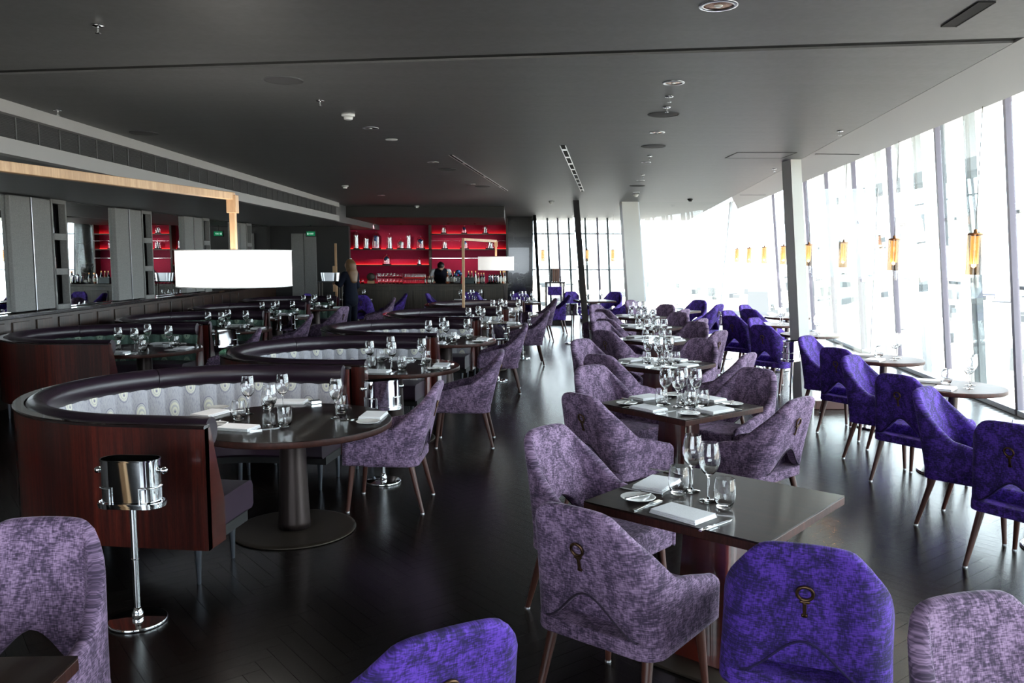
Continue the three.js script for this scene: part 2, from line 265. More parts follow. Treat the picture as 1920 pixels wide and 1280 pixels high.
// ---------------------------------------------------------------- glass wall
const lean = Math.tan(5.5 * Math.PI / 180), GC = 4.39;
function leanPost(c0, c1, s0, s1, y0, y1) { const P = (c, s, y) => { const [x, z] = FS(c - y * lean, s); return [x, y, z]; }; return hull8([P(c0, s0, y0), P(c1, s0, y0), P(c1, s1, y0), P(c0, s1, y0)], [P(c0, s0, y1), P(c1, s0, y1), P(c1, s1, y1), P(c0, s1, y1)]); }
{
  let n = 0;
  for (let k = -6; k < 8; k++) {
    const s = 9.72 + k * 2.02, w = structGroup('window_x'); w.name = 'window_' + (++n);
    mesh('mullion', leanPost(GC - 0.05, GC + 0.02, s - 0.03, s + 0.03, 0, 3.72), M.mullion, w);
    mesh('glass_pane', leanPost(GC, GC + 0.012, s + 0.05, s + 1.97, 0.06, 3.7), M.pane, w);
    mesh('bottom_rail', leanPost(GC - 0.06, GC + 0.05, s + 0.035, s + 1.985, 0, 0.06), M.alu, w);
    mesh('outer_frame', leanPost(GC + 0.42, GC + 0.5, s + 0.1, s + 0.16, -0.2, 3.72), M.outerAlu, w);
    mesh('outer_frame', leanPost(GC + 0.42, GC + 0.5, s + 0.26, s + 0.29, -0.2, 3.72), M.outerAlu, w);
    mesh('outer_fin', leanPost(GC + 0.42, GC + 0.47, s + 1.06, s + 1.1, 1.9, 3.72), M.outerAlu, w);
    for (const y of [2.25, 1.35]) mesh('bracket', leanPost(GC + 0.42, GC + 0.46, s + 0.72, s + 1.06, y, y + 0.045), M.outerAlu, w);
  }
  // end window, its frame, white pier
  const e = structGroup('window_end'); e.name = 'window_' + (++n);
  const zE = -17.25;
  mesh('glass_pane', box(1.9, 3.0, 0.012, 3.5, 1.5, zE), M.pane, e);
  mesh('window_frame', hull8([[4.28, 0, zE + .03], [4.33, 0, zE + .03], [4.33, 0, zE - .05], [4.28, 0, zE - .05]].map((p) => p), [[4.48, CEIL, zE + .03], [4.53, CEIL, zE + .03], [4.53, CEIL, zE - .05], [4.48, CEIL, zE - .05]]), M.alu, e);
  mesh('window_frame', hull8([[2.82, 0, zE + .05], [2.86, 0, zE + .05], [2.86, 0, zE - .05], [2.82, 0, zE - .05]], [[2.56, CEIL, zE + .05], [2.6, CEIL, zE + .05], [2.6, CEIL, zE - .05], [2.56, CEIL, zE - .05]]), M.alu, e);
  const p = struct('trim_2', hull8([[2.46, 0, zE + .1], [2.82, 0, zE + .1], [2.82, 0, zE - .3], [2.46, 0, zE - .3]], [[2.24, CEIL, zE + .1], [2.57, CEIL, zE + .1], [2.57, CEIL, zE - .3], [2.24, CEIL, zE - .3]]), M.offWhite);
  // window bay beyond the pier
  const f = structGroup('window_bay'); f.name = 'window_' + (++n); const zB = -24.5;
  mesh('glass_pane', box(3.2, 2.9, 0.012, 2.1, 1.45, zB), M.pane, f);
  for (const [x, d] of [[0.66, 0], [1.0, 1], [1.3, 0], [1.62, 1], [1.95, 0], [2.1, 1], [2.45, 0], [2.75, 1]]) mesh('mullion', hull8([[x + .14, 0, zB + .1], [x + .2, 0, zB + .1], [x + .2, 0, zB - .05], [x + .14, 0, zB - .05]], [[x, CEIL, zB + .1], [x + .05, CEIL, zB + .1], [x + .05, CEIL, zB - .05], [x, CEIL, zB - .05]]), d ? M.outerAlu : M.mullion, f);
  for (const y of [1.35, 2.4]) mesh('transom', box(3.0, 0.04, 0.06, 2.1, y, zB), M.alu, f);
  
}
{ // polished posts and the low plinth in the bay
  struct('trim_3', hull8([[1.40, 0, -16.0], [1.52, 0, -16.0], [1.52, 0, -16.35], [1.40, 0, -16.35]], [[1.21, CEIL, -16.7], [1.33, CEIL, -16.7], [1.33, CEIL, -17.05], [1.21, CEIL, -17.05]]), M.smokeMirror);
  struct('trim_4', hull8([[0.72, 0, -22.2], [0.8, 0, -22.2], [0.8, 0, -22.5], [0.72, 0, -22.5]], [[0.57, CEIL, -22.7], [0.65, CEIL, -22.7], [0.65, CEIL, -23], [0.57, CEIL, -23]]), M.darkMirror);
  const col = structGroup('trim_5'); col.name = 'trim_5';
  mesh('painted_mirror_cladding', hull8([[3.33, 0, -9.38], [3.45, 0, -9.38], [3.45, 0, -9.7], [3.33, 0, -9.7]], [[3.2, CEIL, -9.7], [3.32, CEIL, -9.7], [3.32, CEIL, -10.02], [3.2, CEIL, -10.02]]), M.offWhite, col);  // off-white colour stands in for the reflections in the mirror cladding
  struct('trim_6', slab([[0.75, -21.2], [1.55, -21.2], [1.55, -22.4], [0.75, -22.4]], 0, 0.12), M.darkLacquer);
}
{ // glass screen beside the mirror column
  const t = thing('glass_screen', 'frameless clear glass screen on a brown base rail beside the mirror column', 'screen', 3.79, 0, -9.42);
  mesh('pane', box(0.6, 2.4, 0.012, 0, 1.3, 0), M.pane, t); mesh('base_rail', box(0.62, 0.1, 0.06, 0, 0.05, 0, 0.008), M.legwood, t); mesh('edge_strip', box(0.008, 2.4, 0.016, 0.304, 1.3, 0), M.alu, t);
}
{ // the city far below: ground, blocks and parks
  const g = structGroup('ground'); const y0 = -120;
  mesh('city_ground', new THREE.CircleGeometry(5200, 48).rotateX(-Math.PI / 2).translate(0, y0, 0), std({ color: lin(0.42, 0.395, 0.35), roughness: 1 }), g);
  const r = rng(77), bs = [[], [], []], tr = [];
  for (let i = 0; i < 2600; i++) { const a = -0.2 + r() * 2.3, d = 160 + Math.pow(r(), 1.6) * 3200, x = Math.sin(a) * d, z = -Math.cos(a) * d, w = 12 + r() * 30, l = 12 + r() * 34, h = r() < 0.04 ? 50 + r() * 50 : 8 + r() * 22; const b = new THREE.BoxGeometry(w, h, l); b.rotateY(a + r()); b.translate(x, y0 + h / 2, z); bs[i % 3].push(b); }
  bs.forEach((q, k) => mesh('city_blocks', mergeGeometries(q), std({ color: [lin(0.4, 0.39, 0.37), lin(0.05, 0.056, 0.06), lin(0.34, 0.29, 0.26)][k], roughness: 0.9 }), g).userData = { kind: 'stuff' });
  for (let i = 0; i < 1400; i++) { const cl = rng(1000 + (i % 46)), a = -0.2 + cl() * 2.3, d = 170 + cl() * 900, x = Math.sin(a) * d + (r() - 0.5) * 70, z = -Math.cos(a) * d + (r() - 0.5) * 70; const b = new THREE.IcosahedronGeometry(5 + r() * 5, 0); b.scale(1, 0.8, 1); b.translate(x, y0 + 5, z); tr.push(b); }
  mesh('tree_crowns', mergeGeometries(tr), std({ color: lin(0.05, 0.057, 0.043), roughness: 1 }), g).userData = { kind: 'stuff' };
}
// ---------------------------------------------------------------- chairs
const smooth = (a, b, x) => { const t = Math.max(0, Math.min(1, (x - a) / (b - a))); return t * t * (3 - 2 * t); };
function chairShellGeo() {
  const b = 0.175, rc = 0.07, la = 0.425, half = b + rc * Math.PI / 2 + la, xs = b + rc, zb = -0.235, th0 = 0.056, N = 72;
  const plan = (a) => { const s = Math.sign(a) || 1, q = Math.abs(a); if (q <= b) return [s * q, zb, 0, -1]; if (q <= b + rc * Math.PI / 2) { const t = (q - b) / rc; return [s * (b + rc * Math.sin(t)), zb + rc - rc * Math.cos(t), s * Math.sin(t), -Math.cos(t)]; } return [s * xs, zb + rc + (q - b - rc * Math.PI / 2), s, 0]; };
  const soft = (q) => 0.5 * ((q - 0.195) + Math.sqrt((q - 0.195) * (q - 0.195) + 0.0009)), top = (q) => 0.884 - 0.29 * (1 - Math.pow(1 - Math.min(1, soft(q) / 0.19), 1.5)) - 0.09 * smooth(0.32, half + 0.08, q);
  const bottom = (q) => q < 0.21 ? 0.392 + 0.071 * (1 + Math.cos(Math.PI * q / 0.21)) : 0.33 + 0.06 * (1 - smooth(0.21, 0.235, q));
  const NP = 9, pos = [], uv = [], idx = [], ring = NP * 2 + 5;
  for (let i = 0; i <= N; i++) {
    const a = -half + 2 * half * i / N, q = Math.abs(a), [cx, cz, nx, nz] = plan(a), e = half - q, th = th0 * (e < 0.028 ? Math.sqrt(Math.max(0.04, 1 - Math.pow(1 - e / 0.028, 2))) : 1) * (1 - 0.1 * smooth(0, 0.3, 0.3 - q));
    let yt = top(q) - (e < 0.05 ? 0.03 * Math.pow(1 - e / 0.05, 2) : 0), yb = bottom(q);
    const back = 1 - smooth(0.17, 0.42, q), put = (o, y) => { const h = Math.max(0, y - 0.36); pos.push(cx * (1 + 0.05 * h * (1 - back) - 0.42 * h * back) + nx * o, y, cz + nz * o - back * (0.2 * h + 0.12 * h * h)); uv.push(a, y); };
    for (let j = 0; j < NP; j++) put(th / 2, yb + 0.008 + (yt - th / 2 - yb - 0.008) * j / (NP - 1));
    for (let j = 1; j <= 4; j++) { const t = Math.PI * j / 5; put(th / 2 * Math.cos(t), yt - th / 2 + th / 2 * Math.sin(t)); }
    for (let j = NP - 1; j >= 0; j--) put(-th / 2, yb + 0.008 + (yt - th / 2 - yb - 0.008) * j / (NP - 1));
    put(0, yb);
  }
  for (let i = 0; i < N; i++) for (let j = 0; j < ring; j++) { const a = i * ring + j, c = i * ring + (j + 1) % ring, d = a + ring, e = c + ring; idx.push(a, c, d, c, e, d); }
  for (const [i, f] of [[0, 1], [N, 0]]) for (let j = 1; j < ring - 1; j++) { const o = i * ring; f ? idx.push(o, o + j + 1, o + j) : idx.push(o, o + j, o + j + 1); }
  const g = new THREE.BufferGeometry(); g.setAttribute('position', new THREE.Float32BufferAttribute(pos, 3)); g.setAttribute('uv', new THREE.Float32BufferAttribute(uv, 2)); g.setIndex(idx); g.computeVertexNormals(); return g;
}
const shellGeo = chairShellGeo();
const shadowPipingGeo = (() => { const p = []; for (let i = 0; i <= 28; i++) { const a = -0.2 + 0.4 * i / 28, y = 0.392 + 0.071 * (1 + Math.cos(Math.PI * Math.abs(a) / 0.21)) + 0.006, h = Math.max(0, y - 0.36), zc = Math.abs(a) <= 0.175 ? 0 : 0.07 - 0.07 * Math.cos((Math.abs(a) - 0.175) / 0.07), xs = Math.abs(a) <= 0.175 ? a : Math.sign(a) * (0.175 + 0.07 * Math.sin((Math.abs(a) - 0.175) / 0.07)); p.push(V3(xs * (1 - 0.42 * h), y, -0.235 - 0.0265 + zc - 0.2 * h - 0.12 * h * h)); } return clean(new THREE.TubeGeometry(new THREE.CatmullRomCurve3(p), 40, 0.0042, 6)); })();  // seam tube along the hem, carrying its painted shadow line
const seatGeo = (() => { const g = new RoundedBoxGeometry(0.445, 0.13, 0.425, 4, 0.022), p = g.attributes.position; for (let i = 0; i < p.count; i++) { const x = p.getX(i), y = p.getY(i), z = p.getZ(i); if (y > 0.03) p.setY(i, y + 0.018 * Math.max(0, 1 - (x / 0.22) ** 2) * Math.max(0, 1 - (z / 0.21) ** 2)); } g.computeVertexNormals(); g.translate(0, 0.397, 0.055); return metricUV(g); })();
const railGeo = (() => { const w = 0.262, r = 0.075, s = new THREE.Shape(); s.moveTo(-w, -0.1); s.lineTo(-w, 0.253 - r); s.absarc(-w + r, 0.253 - r, r, Math.PI, Math.PI / 2, true); s.lineTo(w - r, 0.253); s.absarc(w - r, 0.253 - r, r, Math.PI / 2, 0, true); s.lineTo(w, -0.1); s.closePath(); const g = new THREE.ExtrudeGeometry(s, { depth: 0.045, bevelEnabled: true, bevelSize: 0.008, bevelThickness: 0.008, bevelSegments: 2, curveSegments: 8 }); g.rotateX(-Math.PI / 2); g.translate(0, 0.337, 0); return metricUV(g); })();
const emblemGeo = merge(new THREE.TorusGeometry(0.024, 0.0055, 8, 24).translate(0, 0.03, 0), box(0.03, 0.009, 0.009, 0, -0.001, 0, 0.003), box(0.011, 0.055, 0.009, 0, -0.03, 0, 0.003), box(0.019, 0.01, 0.009, 0, -0.052, 0, 0.003));
emblemGeo.rotateX(-0.27); 
function chairProto(mat) {
  const o = new THREE.Group(); o.name = 'dining_chair';
  mesh('backrest_shell', shellGeo, mat, o); mesh('seat', seatGeo, mat, o); mesh('seat_rail', railGeo, mat, o); mesh('hem_shadow_piping', shadowPipingGeo, mat === M.lilac ? M.lilacShadowPiping : M.violetShadowPiping, o);
  for (const s of [-1, 1]) { for (const [zt, xb, zb] of [[0.2, 0.23, 0.235], [-0.2, 0.235, -0.285]]) { const l = mesh('leg', rod(V3(s * 0.205, 0.34, zt), V3(s * xb, 0.006, zb), 0.022, 0.0125), M.legwood, o); mesh('glide', cyl(0.0135, 0.0145, 0.008, s * xb, 0.004, zb, 10), M.brushed, l); } }
  const e = mesh('key_emblem', emblemGeo, M.bronzeDark, o); e.position.set(0, 0.69, -0.349); e.userData = { label: 'small bronze key emblem' };
  return o;
}
function chair(color, x, z, fx, fz, label, group) { return instance('chair' + color, () => chairProto(M[color]), label, 'chair', group, x, 0, z, faceTo(fx, fz)); }

// ---------------------------------------------------------------- tableware
const wineGeo = lathe([[0, 0], [0.034, 0], [0.035, 0.0015], [0.02, 0.004], [0.006, 0.007], [0.0038, 0.02], [0.0036, 0.085], [0.006, 0.094], [0.02, 0.104], [0.034, 0.122], [0.0415, 0.146], [0.041, 0.172], [0.036, 0.2], [0.032, 0.22], [0.0312, 0.2205], [0.0304, 0.22], [0.0346, 0.2], [0.0397, 0.172], [0.0402, 0.147], [0.033, 0.1245], [0.019, 0.107], [0.006, 0.1], [0, 0.099]], 24).scale(1.1, 1.16, 1.1);
const tumblerGeo = lathe([[0, 0], [0.024, 0], [0.03, 0.004], [0.0395, 0.025], [0.043, 0.048], [0.0415, 0.078], [0.0365, 0.108], [0.0358, 0.1085], [0.035, 0.108], [0.04, 0.078], [0.0414, 0.048], [0.038, 0.027], [0.028, 0.0095], [0, 0.0085]], 24).scale(1.07, 1.16, 1.07);
const plateGeo = lathe([[0, 0], [0.04, 0], [0.045, 0.004], [0.075, 0.011], [0.0755, 0.013], [0.072, 0.0135], [0.046, 0.0075], [0, 0.0065]], 32);
function flat(pts, t) { const g = new THREE.ExtrudeGeometry(new THREE.Shape(pts.map(([x, y]) => new THREE.Vector2(x, y))), { depth: t, bevelEnabled: true, bevelSize: 0.0008, bevelThickness: 0.0008, bevelSegments: 1 }); g.rotateX(-Math.PI / 2); g.translate(0, 0.001, 0); return clean(g); }
const knifeBlade = flat([[-0.008, 0.0], [-0.009, 0.05], [-0.007, 0.085], [0, 0.11], [0.006, 0.09], [0.006, 0]], 0.0012), knifeHandle = flat([[-0.006, 0.002], [-0.008, -0.07], [-0.007, -0.1], [0.007, -0.1], [0.008, -0.07], [0.006, 0.002]], 0.005);
const forkGeo = (() => { const t = []; for (const x of [-0.0095, -0.0035, 0.0025, 0.0085]) t.push(flat([[x, 0.05], [x, 0.1], [x + 0.0018, 0.1], [x + 0.0022, 0.05]], 0.0014)); return merge(flat([[-0.011, 0.055], [-0.011, 0.035], [-0.004, 0.015], [-0.003, -0.02], [-0.0075, -0.08], [-0.005, -0.1], [0.005, -0.1], [0.0075, -0.08], [0.003, -0.02], [0.004, 0.015], [0.011, 0.035], [0.011, 0.055]], 0.0024), ...t); })();
const napkinLayer = (w, d, y, h) => box(w, h, d, 0, y + h / 2, 0, h * 0.45);
const wineGlass = (on, g, x, y, z) => instance('wine', () => { const m = new THREE.Mesh(wineGeo, M.glass); m.name = 'wine_glass'; return shadowed(m); }, 'empty stemmed wine glass on ' + on, 'wine glass', g, x, y, z);
const tumbler = (on, g, x, y, z) => instance('tumbler', () => { const m = new THREE.Mesh(tumblerGeo, M.glass); m.name = 'water_tumbler'; return shadowed(m); }, 'stemless water glass on ' + on, 'tumbler', g, x, y, z);
const napkin = (on, g, x, y, z, t) => instance('napkin', () => { const o = new THREE.Group(); o.name = 'folded_napkin'; [0, 1, 2].forEach((k) => mesh('fold', napkinLayer(0.225 - k * 0.004, 0.15 - k * 0.004, k * 0.0062, 0.006), M.linen, o)); return o; }, 'folded white linen napkin on ' + on, 'napkin', g, x, y, z, t);
const sidePlate = (on, g, x, y, z, t) => instance('plate', () => { const m = new THREE.Mesh(plateGeo, M.china); m.name = 'side_plate'; return shadowed(m); }, 'small white side plate on ' + on, 'plate', g, x, y, z, t);
const knife = (on, g, x, y, z, t) => instance('knife', () => { const o = new THREE.Group(); o.name = 'table_knife'; mesh('blade', knifeBlade, M.brushed, o); mesh('handle', knifeHandle, M.chrome, o); return o; }, 'steel table knife on ' + on, 'knife', g, x, y, z, t);
const fork = (on, g, x, y, z, t) => instance('fork', () => { const m = new THREE.Mesh(forkGeo, M.chrome); m.name = 'table_fork'; return shadowed(m); }, 'steel table fork on ' + on, 'fork', g, x, y, z, t);
const butterKnife = (on, g, x, y, z, t) => instance('butterknife', () => { const m = new THREE.Mesh(merge(knifeBlade.clone().scale(0.8, 1, 0.7), knifeHandle.clone().scale(0.7, 0.7, 0.7)), M.chrome); m.name = 'butter_knife'; return shadowed(m); }, 'butter knife on a plate, ' + on, 'knife', g, x, y, z, t);
const TOP = 0.71;
// one place setting: (x, z) is the napkin, (ox, oz) points from the table middle to the diner
function setting(on, x, z, ox, oz, full, glasses) {
  const l = Math.hypot(ox, oz); ox /= l; oz /= l; const rx = oz, rz = -ox, turn = Math.atan2(ox, oz), y = TOP + 0.0005;      // r = the diner's right hand
  const P = (right, inn) => [x + rx * right - ox * inn, z + rz * right - oz * inn];
  napkin(on, 'napkins on ' + on, x, y, z, turn);
  if (full) {
    let p = P(0.15, 0.0); knife(on, 'cutlery on ' + on, p[0], y, p[1], turn); p = P(-0.145, 0.0); fork(on, 'forks on ' + on, p[0], y, p[1], turn);
    p = P(-0.235, 0.03); sidePlate(on, 'side plates on ' + on, p[0], y, p[1]); butterKnife(on, 'butter knives on ' + on, p[0], y + 0.0125, p[1], turn + 0.5);
  }
  if (glasses) { let p = P(0.07, 0.2); wineGlass(on, 'wine glasses on ' + on, p[0], y, p[1]); p = P(0.175, 0.175); tumbler(on, 'tumblers on ' + on, p[0], y, p[1]); }
}
const saltDish = (on, x, z) => { const t = thing('salt_dish', 'little silver salt dish on ' + on, 'dish', x, TOP + 0.0005, z, 0.6); mesh('dish', merge(box(0.075, 0.008, 0.075, 0, 0.004, 0, 0.003), ...[-1, 1].flatMap((s) => [box(0.075, 0.014, 0.006, 0, 0.012, s * 0.034, 0.002), box(0.006, 0.014, 0.075, s * 0.034, 0.012, 0, 0.002)])), M.chrome, t); mesh('spoon', box(0.075, 0.006, 0.012, 0, 0.022, 0, 0.003), M.blackGloss, t); };

// ---------------------------------------------------------------- tables
function squareTable(x, z, turn, label) {
  return instance('square', () => { const o = new THREE.Group(); o.name = 'square_table'; mesh('tabletop', box(0.812, 0.006, 0.812, 0, TOP - 0.003, 0), M.wengeTop, o); mesh('top_edge', box(0.815, 0.034, 0.815, 0, TOP - 0.0235, 0, 0.003), M.wengeEdge, o); mesh('pedestal', metricUV(new THREE.CylinderGeometry(0.135, 0.17, TOP - 0.055, 4).rotateY(Math.PI / 4).translate(0, (TOP - 0.04) / 2 + 0.008, 0).toNonIndexed()), M.mahogany, o); mesh('base_plate', box(0.5, 0.014, 0.5, 0, 0.007, 0, 0.004), M.bronze, o); return o; }, label, 'table', 'square dining tables', x, 0, z, turn);
}
function roundTable(x, z, label, group) {
  return instance('round', () => {
    const o = new THREE.Group(); o.name = 'round_table'; const R = 0.63;
    mesh('tabletop', lathe([[0, TOP - 0.004], [R - 0.004, TOP - 0.004], [R - 0.001, TOP - 0.002], [R - 0.004, TOP], [0, TOP]], 64), M.roundTop, o);
    mesh('top_edge', lathe([[0, TOP - 0.042], [R - 0.01, TOP - 0.042], [R, TOP - 0.036], [R, TOP - 0.006], [R - 0.004, TOP - 0.003], [0, TOP - 0.003]], 64), M.wengeEdge, o);
    mesh('column', merge(lathe([[0, 0.02], [0.105, 0.02], [0.1, 0.06], [0.085, 0.45], [0.08, TOP - 0.06], [0.12, TOP - 0.042], [0, TOP - 0.042]], 14)), M.columnMetal, o);
    mesh('base_plate', lathe([[0, 0], [0.385, 0], [0.39, 0.004], [0.388, 0.012], [0.36, 0.018], [0, 0.022]], 48), M.bronze, o); return o;
  }, label, 'table', group, x, 0, z);
}
function windowTable(x, z, label) {
  return instance('windowtable', () => {
    const o = new THREE.Group(); o.name = 'window_table'; const R = 0.38;
    mesh('tabletop', lathe([[0, TOP - 0.035], [R - 0.006, TOP - 0.035], [R, TOP - 0.03], [R, TOP - 0.004], [R - 0.004, TOP], [0, TOP]], 48), M.wengeEdge, o);
    mesh('column', cyl(0.035, 0.04, TOP - 0.05, 0, (TOP - 0.03) / 2, 0), M.columnMetal, o); mesh('base_plate', lathe([[0, 0], [0.24, 0], [0.245, 0.006], [0.235, 0.018], [0, 0.022]], 40), M.darkLacquer, o); return o;
  }, label, 'table', 'round tables along the glass wall', x, 0, z);
}

// ---------------------------------------------------------------- booths
function boothParts(R, arm, fabric) {
  const path = [], nA = 10, nC = 64, add = (x, z, nx, nz) => path.push([x, z, nx, nz]);
  for (let i = 0; i < nA; i++) add(arm * (1 - i / nA), R, 0, 1);
  for (let i = 0; i <= nC; i++) { const t = Math.PI * i / nC; add(-R * Math.sin(t), R * Math.cos(t), -Math.sin(t), Math.cos(t)); }
  for (let i = 1; i <= nA; i++) add(arm * i / nA, -R, 0, -1);
  const len = [0]; for (let i = 1; i < path.length; i++) len.push(len[i - 1] + Math.hypot(path[i][0] - path[i - 1][0], path[i][1] - path[i - 1][1]));
  const at2 = (s) => { s = Math.max(0, Math.min(len.at(-1), s)); let i = 1; while (i < len.length - 1 && len[i] < s) i++; const t = (s - len[i - 1]) / (len[i] - len[i - 1]); return path[i].map((v, k) => path[i - 1][k] + (v - path[i - 1][k]) * t); };
  const total = len.at(-1);
  function sweep(profile, s0, s1, n, wobble) {                // closed profile of [inset, y]
    const pos = [], uv = [], idx = [], m = profile.length;
    for (let i = 0; i <= n; i++) { const s = s0 + (s1 - s0) * i / n, [x, z, nx, nz] = at2(s), l = Math.hypot(nx, nz); profile.forEach(([o, y, w]) => { const q = o + (wobble && w ? wobble(s) * w : 0); pos.push(x - nx / l * q, y, z - nz / l * q); uv.push(s, y + (Math.abs(o) < 0 ? 0 : 0)); }); }
    for (let i = 0; i < n; i++) for (let j = 0; j < m; j++) { const a = i * m + j, b = i * m + (j + 1) % m, c = a + m, d = b + m; idx.push(a, c, b, b, c, d); }
    const tri = THREE.ShapeUtils.triangulateShape(profile.map(([o, y]) => new THREE.Vector2(o, y)), []);
    for (const [a, b, c] of tri) { idx.push(a, b, c); const o = n * m; idx.push(o + a, o + c, o + b); }
    const g = new THREE.BufferGeometry(); g.setAttribute('position', new THREE.Float32BufferAttribute(pos, 3)); g.setAttribute('uv', new THREE.Float32BufferAttribute(uv, 2)); g.setIndex(idx); return toCreasedNormals(g, 0.7);
  }
  const o = new THREE.Group(); o.name = 'curved_booth';
  mesh('shell', sweep([[0, 0.21], [0, 0.86], [0.04, 0.86], [0.04, 0.21]], 0, total, 120), M.mahogany, o);
  mesh('cap_rail', sweep([[-0.008, 0.86], [-0.008, 0.872], [-0.002, 0.878], [0.055, 0.878], [0.055, 0.86]], 0, total, 120), M.darkLacquer, o);
  const roll = []; for (let k = 0; k < 14; k++) { const t = Math.PI * 2 * k / 14; roll.push([0.115 - 0.068 * Math.cos(t) * 1.0, 0.825 + 0.078 * Math.sin(t)]); }
  for (let k = 0; k < 3; k++) mesh('headroll', sweep(roll, 0.02 + (total - 0.04) * k / 3 + 0.003, 0.02 + (total - 0.04) * (k + 1) / 3 - 0.003, 44), M.leather, o);
  const flute = (s) => -0.022 * Math.abs(Math.sin(Math.PI * s / 0.145));
  mesh('fluted_backrest', sweep([[0.04, 0.4], [0.04, 0.8], [0.12, 0.8], [0.135, 0.76, -1], [0.15, 0.6, -1], [0.165, 0.44, -1], [0.165, 0.4]], 0.03, total - 0.03, 460, flute), fabric, o);
  mesh('seat', sweep([[0.1, 0.27], [0.1, 0.43], [0.55, 0.44], [0.585, 0.43], [0.6, 0.4], [0.6, 0.29], [0.58, 0.27]], 0.03, total - 0.03, 110), M.leatherSeat, o);
  for (const [s0, s1] of [[-0.001, 0.03], [total - 0.03, total + 0.001]]) mesh('end_panel', sweep([[0.0, 0.21], [0.0, 0.862], [0.06, 0.862], [0.19, 0.44], [0.19, 0.21]], Math.max(0, s0), Math.min(total, s1), 1), M.mahogany, o);
  mesh('plinth', sweep([[0.04, 0.21], [0.04, 0.275], [0.52, 0.275], [0.52, 0.21]], 0.03, total - 0.03, 80), M.dark, o);
  for (let k = 0; k < 7; k++) for (const inn of [0.07, 0.46]) { const [x, z, nx, nz] = at2(0.1 + (total - 0.2) * k / 6); mesh('leg', rod(V3(x - nx * inn, 0.215, z - nz * inn), V3(x - nx * inn, 0, z - nz * inn), 0.022, 0.011, 10), M.steelLeg, o); }
  return o;
}
function booth(kind, x, z, ang, label, group) { return instance('booth' + kind, () => boothParts(1.17, 0.52, M[kind]), label, 'booth', group, x, 0, z, -ang); }

// ---------------------------------------------------------------- champagne bucket stand
function stadium(w, d, y0, y1, t = 0) {
  const s = new THREE.Shape(), r = d / 2, h = w / 2 - r; s.moveTo(-h, -r); s.lineTo(h, -r); s.absarc(h, 0, r, -Math.PI / 2, Math.PI / 2, false); s.lineTo(-h, r); s.absarc(-h, 0, r, Math.PI / 2, Math.PI * 1.5, false);
  if (t) { const q = r - t, p = new THREE.Path(); p.moveTo(-h, -q); p.absarc(-h, 0, q, -Math.PI / 2, Math.PI / 2, true); p.lineTo(h, q); p.absarc(h, 0, q, Math.PI / 2, -Math.PI / 2, true); p.lineTo(-h, -q); s.holes.push(p); }
  const g = new THREE.ExtrudeGeometry(s, { depth: y1 - y0, bevelEnabled: false, curveSegments: 14 }); g.rotateX(-Math.PI / 2); g.translate(0, y0, 0); return toCreasedNormals(clean(g), 0.6);
}
function bucketStand(x, z, turn, label) {
  return instance('bucketstand', () => {
    const o = new THREE.Group(); o.name = 'champagne_bucket_stand';
    mesh('base', lathe([[0, 0], [0.132, 0], [0.135, 0.003], [0.135, 0.014], [0.13, 0.018], [0.05, 0.022], [0, 0.023]], 40), M.chrome, o);
    mesh('pole', merge(cyl(0.0155, 0.0155, 0.56, 0, 0.3, 0), lathe([[0, 0.02], [0.026, 0.02], [0.026, 0.05], [0.018, 0.06], [0.016, 0.075], [0, 0.075]], 20), lathe([[0, 0.31], [0.018, 0.31], [0.018, 0.316], [0, 0.316]], 20)), M.chrome, o);
    mesh('tray', merge(stadium(0.315, 0.15, 0.575, 0.587), stadium(0.321, 0.156, 0.584, 0.6, 0.008)), M.chrome, o);
    for (const s of [-1, 1]) { const r = mesh('holder_rail', new THREE.TorusGeometry(0.074, 0.004, 8, 20, Math.PI).rotateX(Math.PI / 2).rotateY(s > 0 ? Math.PI / 2 : -Math.PI / 2).translate(s * 0.068, 0.672, 0), M.chrome, o); for (const q of [-1, 0, 1]) mesh('upright', cyl(0.0042, 0.0042, 0.085, s * (q ? 0.07 : 0.142), 0.632, q * 0.074, 8), M.chrome, o); }
    const bk = mesh('bucket', merge(stadium(0.275, 0.125, 0.602, 0.606), stadium(0.277, 0.127, 0.604, 0.8, 0.003), stadium(0.283, 0.133, 0.796, 0.803, 0.006)), M.chrome, o);
    for (const s of [-1, 1]) mesh('knob', merge(new THREE.SphereGeometry(0.017, 16, 12).translate(s * 0.16, 0.745, 0), cyl(0.009, 0.009, 0.03, 0, 0, 0, 10).rotateZ(Math.PI / 2).translate(s * 0.146, 0.745, 0)), M.chrome, bk);
    return o;
  }, label, 'bucket stand', undefined, x, 0, z, turn);
}

